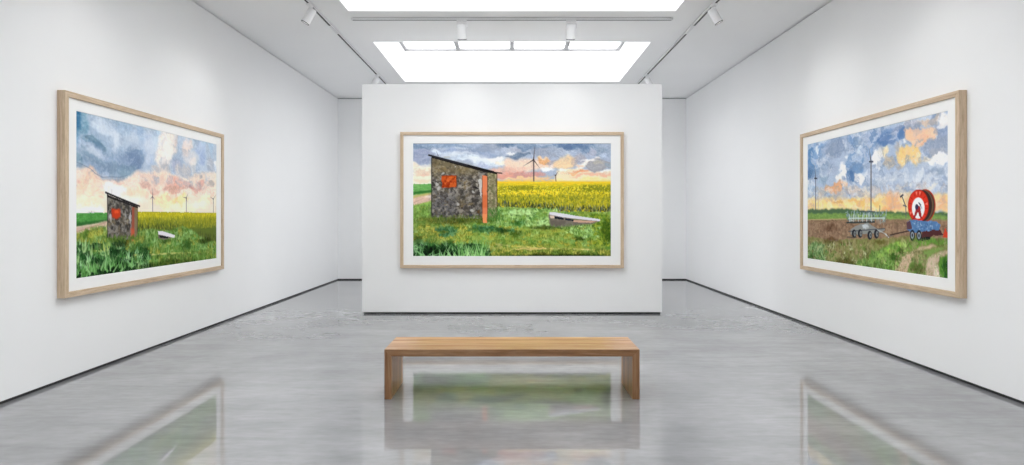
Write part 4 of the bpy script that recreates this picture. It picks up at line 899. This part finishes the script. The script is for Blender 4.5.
OAK = ((.45, .32, .205, 1), (.61, .465, .32, 1), (.72, .57, .41, 1))
for ax in 'xyz':
    M['oak_'+ax] = wood_mat('frame_oak_'+ax, *OAK, ax, 0, .5, 2.)
BOAK = ((.34, .16, .066, 1), (.54, .30, .145, 1), (.74, .49, .29, 1))
M['bench_x'] = wood_mat('bench_oak_lengthwise', *BOAK, 'x', .086, .27)
M['bench_z'] = wood_mat('bench_oak_upright', *BOAK, 'z', .086, .33)

M['mat_board'] = plain('white_mat_board', (.92, .92, .91, 1), .9, 0, .1)
M['backing'] = plain('brown_backing_board', (.25, .2, .15, 1), .9)

def glow(name, col, s):
    m = bpy.data.materials.new(name); m.use_nodes = True
    nt = m.node_tree; nt.nodes.clear()
    e = nt.nodes.new('ShaderNodeEmission'); o = nt.nodes.new('ShaderNodeOutputMaterial')
    e.inputs['Color'].default_value = col; e.inputs['Strength'].default_value = s
    nt.links.new(e.outputs[0], o.inputs[0])
    return m
M['daylight'] = glow('daylit_frosted_glass', (.98, .992, .998, 1), SKY_STRENGTH)
M['lens'] = glow('lit_lamp_lens', (1, .97, .92, 1), 2.5)

# ------------------------------------------------------------------ mesh helpers
def box(bm, x0, x1, y0, y1, z0, z1, bevel=0.):
    r = bmesh.ops.create_cube(bm, size=1, matrix=Matrix.Translation(((x0+x1)/2, (y0+y1)/2, (z0+z1)/2)) @ Matrix.Diagonal((x1-x0, y1-y0, z1-z0, 1)))
    if bevel:
        es = {e for v in r['verts'] for e in v.link_edges}
        bmesh.ops.bevel(bm, geom=list(es), offset=bevel, segments=2, affect='EDGES', profile=.5)

def rod(bm, p, q, r0, r1=None, n=32, caps=True):
    p, q = Vector(p), Vector(q); d = q-p
    rot = d.to_track_quat('Z', 'Y').to_matrix().to_4x4()
    bmesh.ops.create_cone(bm, cap_ends=caps, segments=n, radius1=r0, radius2=r0 if r1 is None else r1, depth=d.length,
                          matrix=Matrix.Translation((p+q)/2) @ rot)

def lathe(bm, p, axis, prof, n=40):
    """prof: list of (distance along axis, radius)"""
    p = Vector(p); rot = Vector(axis).to_track_quat('Z', 'Y').to_matrix()
    rings = []
    for t, r in prof:
        if r < 1e-6:
            rings.append([bm.verts.new(p+rot @ Vector((0, 0, t)))])
        else:
            rings.append([bm.verts.new(p+rot @ Vector((r*math.cos(2*math.pi*k/n), r*math.sin(2*math.pi*k/n), t))) for k in range(n)])
    for a, b in zip(rings, rings[1:]):
        for k in range(n):
            j = (k+1) % n
            if len(a) == 1 and len(b) > 1: bm.faces.new((a[0], b[k], b[j]))
            elif len(b) == 1 and len(a) > 1: bm.faces.new((a[k], b[0], a[j]))
            elif len(a) > 1: bm.faces.new((a[k], b[k], b[j], a[j]))

def prism(bm, quad_a, quad_b):
    a = [bm.verts.new(v) for v in quad_a]; b = [bm.verts.new(v) for v in quad_b]; n = len(a)
    bm.faces.new(a); bm.faces.new(b[::-1])
    for k in range(n):
        bm.faces.new((a[k], b[k], b[(k+1) % n], a[(k+1) % n]))

def obj(name, bm, mat, parent=None, smooth=False):
    bmesh.ops.recalc_face_normals(bm, faces=bm.faces[:])
    me = bpy.data.meshes.new(name); bm.to_mesh(me); bm.free()
    if smooth:
        for p in me.polygons: p.use_smooth = True
        me.set_sharp_from_angle(angle=math.radians(35))
    me.materials.append(mat)
    o = bpy.data.objects.new(name, me); C.objects.link(o)
    if parent: o.parent = parent
    return o

def thing(name, label, cat, loc=(0, 0, 0), rot=(0, 0, 0), group=None):
    o = bpy.data.objects.new(name, None); C.objects.link(o)
    o.location = loc; o.rotation_euler = rot; o.empty_display_size = .1
    o['label'] = label; o['category'] = cat
    if group: o['group'] = group
    return o

def structure(name, bm, mat, label, cat):
    o = obj(name, bm, mat); o['kind'] = 'structure'; o['label'] = label; o['category'] = cat
    return o

# ------------------------------------------------------------------ the room
GAP, TOPGAP, W = .027, .019, .25
b = bmesh.new(); box(b, -HX-W, HX+W, YF-W, YB+W, -.15, 0)
structure('floor', b, M['floor'], 'polished grey concrete floor that mirrors the paintings', 'floor')
b = bmesh.new(); box(b, -HX-W, -HX, YF, YB, GAP, ZC-TOPGAP)
structure('wall_left', b, M['wall'], 'long white wall on the left behind the shack and three turbines painting', 'wall')
b = bmesh.new(); box(b, HX, HX+W, YF, YB, GAP, ZC-TOPGAP)
structure('wall_right', b, M['wall'], 'long white wall on the right behind the red hose reel painting', 'wall')
b = bmesh.new(); box(b, -HX-W, HX+W, YB, YB+W, GAP, ZC-TOPGAP)
structure('wall_back', b, M['wall'], 'far white end wall seen on both sides of the freestanding wall', 'wall')
b = bmesh.new(); box(b, -HX-W, HX+W, YF-W, YF, 0, ZC)
structure('wall_front', b, M['end_wall'], 'unseen white end wall behind the camera, added to light the near walls', 'wall')
for nm, x0, x1, y0, y1, what in (('left', -HX-W, -HX-.015, YF, YB, 'left wall'), ('right', HX+.015, HX+W, YF, YB, 'right wall'),
                                 ('back', -HX-W, HX+W, YB+.015, YB+W, 'far end wall')):
    b = bmesh.new(); box(b, x0, x1, y0, y1, 0, GAP)
    structure('baseboard_'+nm, b, M['gap'], 'thin black recessed baseboard under the '+what, 'baseboard')
for k, (x0, x1, y0, y1, what) in enumerate(((-HX-W, -HX-.06, YF, YB, 'left wall'), (HX+.06, HX+W, YF, YB, 'right wall'),
                                            (-HX-W, HX+W, YB+.06, YB+W, 'far end wall'))):
    b = bmesh.new(); box(b, x0, x1, y0, y1, ZC-TOPGAP, ZC)
    structure('trim_%d' % (k+1), b, M['ceiling_gap'], 'dark shadow line between the ceiling and the '+what, 'trim')

b = bmesh.new()                                            # ceiling with a deep well for every skylight
for s in (-1, 1):
    x0, x1 = sorted((s*SKX, s*(HX+W)))
    box(b, x0, x1, YF-W, YB+W, ZC, ZC+WELL+.1)
ys = sorted(SKYLIGHTS)
edges = [YF-W] + [v for pr in ys for v in pr] + [YB+W]
for a, c in zip(edges[0::2], edges[1::2]):
    box(b, -SKX, SKX, a, c, ZC, ZC+WELL+.1)
structure('ceiling', b, M['ceiling'], 'flat white ceiling with deep skylight openings between the light tracks', 'ceiling')

labels = ['bright white skylight over the freestanding wall, with four panes showing',
          'bright white skylight cut off by the top of the picture, before the cross track',
          'unseen skylight between the camera and the bench, added to light the near walls', 'unseen skylight behind the camera, added to light the near walls']
for k, (y0, y1) in enumerate(SKYLIGHTS):
    cy = (y0+y1)/2
    win = bpy.data.objects.new('window_%d' % (k+1), None); C.objects.link(win); win.location = (0, cy, ZC+WELL)
    win['kind'] = 'structure'; win['label'] = labels[k]; win['category'] = 'skylight'
    fb = bmesh.new(); h = (y1-y0)/2; t = .085
    for s in (-1, 1):
        x0, x1 = sorted((s*SKX, s*(SKX-.055))); box(fb, x0, x1, -h, h, -.042, .02)
        y0_, y1_ = sorted((s*h, s*(h-.03))); box(fb, -SKX, SKX, y0_, y1_, -.045, .02)
    for j in (-1, 0, 1):
        box(fb, j*SKX/2-t/2, j*SKX/2+t/2, -h, h, -.042, .02)
    obj('window_frame', fb, M['mullion'], win)
    for j in range(4):
        gb = bmesh.new(); x0 = -SKX+j*SKX/2
        box(gb, x0+.012, x0+SKX/2-.012, -h+.02, h-.02, 0, .012)
        obj('pane', gb, M['daylight'], win)

b = bmesh.new(); box(b, -PX, PX, PY, PY+PT, GAP, PZ, .002)
part = structure('wall_partition', b, M['wall'], 'freestanding white display wall in the middle of the room', 'wall')
b = bmesh.new(); box(b, -PX+.02, PX-.02, PY+.03, PY+PT-.03, 0, GAP)
p_ = obj('recessed_base', b, M['gap'], part); p_['label'] = 'black recessed base strip'

# ------------------------------------------------------------------ bench
BW, BH, BD, BT, BY = 1.033, .4045, .516, .058, 5.057
bench = thing('bench', 'low oak waterfall bench with slab ends standing on the polished floor', 'bench', (0, BY+BD/2, 0))
def miter_board(pts):
    bm = bmesh.new()
    prism(bm, [(x, -BD/2, z) for x, z in pts], [(x, BD/2, z) for x, z in pts])
    bmesh.ops.bevel(bm, geom=bm.edges[:], offset=.0022, segments=2, affect='EDGES', profile=.5)
    return bm
obj('seat', miter_board([(-BW, BH), (BW, BH), (BW-BT, BH-BT), (-BW+BT, BH-BT)]), M['bench_x'], bench)
for s in (-1, 1):
    obj('leg', miter_board([(s*BW, BH), (s*(BW-BT), BH-BT), (s*(BW-BT), 0), (s*BW, 0)]), M['bench_z'], bench)

# ------------------------------------------------------------------ framed paintings
def print_sheet(parent, w, h, art, name):
    """flat paper sheet; its colours are the vertex colours of a fine grid"""
    H, Wd = art.shape[:2]
    xs = np.linspace(-w/2, w/2, Wd); zs = np.linspace(h/2, -h/2, H)
    co = np.zeros((H, Wd, 3), np.float32); co[..., 0] = xs[None, :]; co[..., 2] = zs[:, None]
    idx = np.arange(H*Wd).reshape(H, Wd)
    q = np.stack([idx[:-1, :-1], idx[1:, :-1], idx[1:, 1:], idx[:-1, 1:]], -1).reshape(-1, 4).astype(np.int32)
    me = bpy.data.meshes.new(name)
    me.vertices.add(H*Wd); me.vertices.foreach_set('co', co.ravel())
    me.loops.add(q.size); me.loops.foreach_set('vertex_index', q.ravel())
    me.polygons.add(len(q)); me.polygons.foreach_set('loop_start', np.arange(0, q.size, 4, dtype=np.int32))
    me.update(calc_edges=True); me.validate()
    a = me.color_attributes.new('pigment', 'FLOAT_COLOR', 'POINT')
    lin = np.where(art <= .04045, art/12.92, ((np.clip(art, 0, 1)+.055)/1.055)**2.4)
    rgba = np.ones((H*Wd, 4), np.float32); rgba[:, :3] = np.minimum(lin.reshape(-1, 3)*PIGMENT, .95)
    a.data.foreach_set('color', rgba.ravel())
    m, nt, bs = new_mat('watercolour_on_paper_'+name)
    at = nt.nodes.new('ShaderNodeAttribute'); at.attribute_name = 'pigment'
    nt.links.new(at.outputs['Color'], bs.inputs['Base Color'])
    bs.inputs['Roughness'].default_value = .9; bs.inputs['Specular IOR Level'].default_value = .1
    me.materials.append(m)
    o = bpy.data.objects.new('print', me); C.objects.link(o); o.parent = parent
    return o

def framed(label, loc, rz, w, h, face, depth, pw, ph, pz, art, name, art_label):
    """local axes: x to the right along the wall, z up, -y out of the wall; y=0 is the wall"""
    t = thing('framed_painting', label, 'painting', loc, (0, 0, rz), 'framed watercolour landscapes on the gallery walls')
    ho, vo = w/2, h/2; hi, vi = ho-face, vo-face
    rails = {
        'top': ([(-ho, vo), (ho, vo), (hi, vi), (-hi, vi)], 'x'),
        'bottom': ([(-ho, -vo), (-hi, -vi), (hi, -vi), (ho, -vo)], 'x'),
        'left': ([(-ho, vo), (-hi, vi), (-hi, -vi), (-ho, -vo)], 'z'),
        'right': ([(ho, vo), (ho, -vo), (hi, -vi), (hi, vi)], 'z')}
    for pts, ax in rails.values():
        bm = bmesh.new(); prism(bm, [(x, -depth, z) for x, z in pts], [(x, -.001, z) for x, z in pts])
        bmesh.ops.bevel(bm, geom=bm.edges[:], offset=.0018, segments=2, affect='EDGES', profile=.5)
        obj('frame_rail', bm, M['oak_'+ax], t)
    # mat: window with a bevelled edge, in front of the sheet
    bm = bmesh.new(); ym = -depth+.020; ys_ = ym+.004
    def ring(x, z, y, dz=0): return [bm.verts.new(v) for v in ((-x, y, z+dz), (x, y, z+dz), (x, y, -z+dz), (-x, y, -z+dz))]
    A = ring(hi-.0005, vi-.0005, ym); B = ring(pw/2+.004, ph/2+.004, ym, pz); D = ring(pw/2, ph/2, ys_, pz); E = ring(hi-.0005, vi-.0005, ys_)
    for a, c in ((A, B), (B, D), (D, E), (E, A)):
        for k in range(4):
            bm.faces.new((a[k], c[k], c[(k+1) % 4], a[(k+1) % 4]))
    obj('mat_board', bm, M['mat_board'], t)
    o = print_sheet(t, pw+.012, ph+.012, art, name); o.location = (0, ys_+.0015, pz); o['label'] = art_label
    bm = bmesh.new(); box(bm, -hi+.001, hi-.001, ys_+.003, ys_+.010, -vi+.001, vi-.001)
    obj('backing_board', bm, M['backing'], t)
    return t

framed('oak framed watercolour of a stone shack and one large wind turbine on freestanding wall',
       (.0, PY, 1.7195), 0, 3.355, 2.043, .047, .072, 2.970, 1.692, .0045, art_center(), 'shack_close', 'watercolour of a stone shack, yellow field and wind turbine')
framed('oak framed watercolour of a small stone shack and three distant turbines on left wall',
       (-HX, 7.037, 1.676), math.pi/2, 3.048, 1.84, .05, .072, 2.695, 1.524, .0015, art_left(), 'shack_far', 'watercolour of a small shack with three distant turbines')
framed('oak framed watercolour of a red hose reel under blue and orange clouds on right wall',
       (HX, 7.037, 1.676), -math.pi/2, 3.048, 1.84, .05, .072, 2.695, 1.524, .0015, art_right(), 'hose_reel', 'watercolour of a red hose reel and field machine')

# ------------------------------------------------------------------ lighting tracks
def track(label, loc, rz, length, covers=()):
    """local x runs along the track; the rail hangs under z=0"""
    t = thing('lighting_track', label, 'lighting track', loc, (0, 0, rz), 'ceiling lighting tracks')
    w, hgt, sl = .022, .036, .0145
    bm = bmesh.new(); L = length/2
    pts = [(-w, -.004), (w, -.004), (w, -hgt), (sl, -hgt), (sl, -.014), (-sl, -.014), (-sl, -hgt), (-w, -hgt)]
    prism(bm, [(-L, y, z) for y, z in pts], [(L, y, z) for y, z in pts])
    obj('rail', bm, M['white_metal'], t)
    bm = bmesh.new(); box(bm, -L+.004, L-.004, -sl+.0005, sl-.0005, -.034, -.0145)
    o = obj('slot', bm, M['dark_slot_and_gap'], t); o['label'] = 'dark slot along the underside'
    bm = bmesh.new(); box(bm, -L+.01, L-.01, -.017, .017, -.0045, 0)
    obj('mounting_gap_shade', bm, M['dark_slot_and_gap'], t)  # dark strip whose colour stands for shade in the gap above the rail
    for s in (-1, 1):
        bm = bmesh.new(); x0, x1 = sorted((s*L, s*(L+.012))); box(bm, x0, x1, -w-.001, w+.001, -hgt-.001, -.004, .002)
        obj('end_cap', bm, M['white_metal'], t)
    for x0, x1 in covers:
        bm = bmesh.new(); box(bm, x0-L, x1-L, -sl-.002, sl+.002, -hgt-.0015, -hgt+.004, .001)
        obj('slot_cover', bm, M['white_metal'], t)
    return t
TX, TY0, TY1 = 2.57, .6, 12.9
track('long white ceiling track above the left painting', (-TX, (TY0+TY1)/2, ZC), math.pi/2, TY1-TY0, ((8.22, 8.62),))
track('long white ceiling track above the right painting', (TX, (TY0+TY1)/2, ZC), math.pi/2, TY1-TY0, ((8.22, 8.62),))
track('white cross track on the ceiling between the two skylights', (0, 8.57, ZC), 0, 4.38)

# ------------------------------------------------------------------ spotlights
def spotlight(label, track_pt, head_dir, head_len=.2, r=.058, drop=.07, yaw=0, off=(0, 0)):
    """hangs from a track point under the ceiling; head_dir is the way the lamp shines"""
    t = thing('track_spotlight', label, 'spotlight', track_pt, (0, 0, 0), 'white track spotlights')
    d = Vector(head_dir).normalized()
    z0 = -.038
    bm = bmesh.new()
    ad = (.07, .022) if yaw == 0 else (.022, .07)
    box(bm, -ad[0], ad[0], -ad[1], ad[1], z0-.020, z0, .004)
    obj('adapter', bm, M['white_metal'], t)
    piv = Vector((off[0], off[1], z0-drop))
    side = d.cross(Vector((0, 0, 1))); side = side.normalized() if side.length > .01 else Vector((1, 0, 0))
    bm = bmesh.new()                                        # stem, then a one-sided bracket to the pivot on the lamp's flank
    rod(bm, (0, 0, z0-.02), (0, 0, z0-.045), .009)
    c0 = piv + d*(head_len*.22)
    fl = c0 + side*(r+.008)
    prev = Vector((0, 0, z0-.044))
    rod(bm, prev, prev+side*(r+.008), .006, n=16)
    rod(bm, prev+side*(r+.008), fl, .006, n=16)
    rod(bm, fl-side*.012, fl+side*.006, .014, n=20)
    obj('bracket', bm, M['white_metal'], t, True)
    bm = bmesh.new()
    L = head_len
    lathe(bm, piv, d, [(0, 0), (0, r*.86), (.006, r*.96), (.014, r), (L, r), (L+.001, r*.985), (L+.001, r*.86), (L-.025, r*.80), (L-.025, 0)])
    head = obj('lamp_housing', bm, M['white_metal'], t, True)
    bm = bmesh.new()
    lathe(bm, piv, d, [(L-.004, r*1.015), (L+.005, r*1.015), (L+.005, r*.86), (L-.004, r*.86), (L-.004, r*1.015)])
    o = obj('rim', bm, M['chrome'], head, True); o['label'] = 'dark ring round the lamp mouth'
    bm = bmesh.new()
    lathe(bm, piv, d, [(L-.022, 0), (L-.022, r*.79), (L-.016, r*.79), (L-.014, r*.5), (L-.0135, 0)])
    obj('lens', bm, M['lens'], head, True)
    return t

def lamp(pos, target, energy, size=60):
    l = bpy.data.lights.new('spot_lamp', 'SPOT'); l.energy = energy; l.spot_size = math.radians(size); l.spot_blend = 1.
    l.shadow_soft_size = .04; l.color = (1, .985, .965)
    o = bpy.data.objects.new('spot_lamp', l); C.objects.link(o)
    o.location = pos; o.rotation_euler = (Vector(target)-Vector(pos)).to_track_quat('-Z', 'Y').to_euler()

def spot(label, x, y, d, energy, target, size=78, yaw=0, **kw):
    d = Vector(d).normalized()
    spotlight(label, (x, y, ZC), d, yaw=yaw, **kw)
    ox, oy = kw.get('off', (0, 0))
    p = Vector((x+ox, y+oy, ZC-.038-kw.get('drop', .07))) + d*(kw.get('head_len', .2)+.02)
    lamp(p, target, energy, size)
for s, nm in ((-1, 'left'), (1, 'right')):
    spot('white cylinder spotlight on the %s track tilted towards the %s wall' % (nm, nm), s*TX, 7.93, (s*.48, -.05, -.87), E_WALL, (s*HX, 7.8, 2.5), yaw=1, drop=.056, r=.054, off=(-s*.045, 0))
    spot('white spotlight on the %s track mostly hidden behind the top of the freestanding wall' % nm, s*TX, 11.9, (s*.42, -.02, -.9), E_WALL*.25, (s*HX, 11.9, 2.2), yaw=1)
    lamp((s*(TX+.11), 5.75, ZC-.30), (s*HX, 5.75, 2.5), E_WALL, 78)
for s, nm in ((-1, 'left'), (1, 'right')):
    spot('white spotlight on the cross track above the %s half of the shack and turbine painting' % nm, (-.69, .81)[s > 0], 8.57, (0, .42, -.9), E_CENTER, ((-.72, .80)[s > 0], PY, 2.8), 66, drop=.048, r=.064, head_len=.2)

# ------------------------------------------------------------------ camera and view
cam = bpy.data.cameras.new('camera'); co = bpy.data.objects.new('camera', cam); C.objects.link(co)
co.location = (0, 0, EYE); co.rotation_euler = (math.pi/2, 0, 0)
cam.sensor_width = 36; cam.lens = 36*625/1024; cam.shift_y = -17/1024; cam.clip_start = .05
scene.camera = co
w = bpy.data.worlds.new('sky'); scene.world = w; w.use_nodes = True
w.node_tree.nodes['Background'].inputs[0].default_value = (.9, .95, 1, 1)
w.node_tree.nodes['Background'].inputs[1].default_value = 1.
scene.view_settings.view_transform = 'Standard'; scene.view_settings.look = 'None'
scene.view_settings.gamma = 1; scene.view_settings.exposure = EXPOSURE; scene.view_settings.use_curve_mapping = False
scene.cycles.use_denoising = True
scene.cycles.max_bounces = 18; scene.cycles.diffuse_bounces = 14; scene.cycles.glossy_bounces = 5
scene.cycles.sample_clamp_indirect = 8
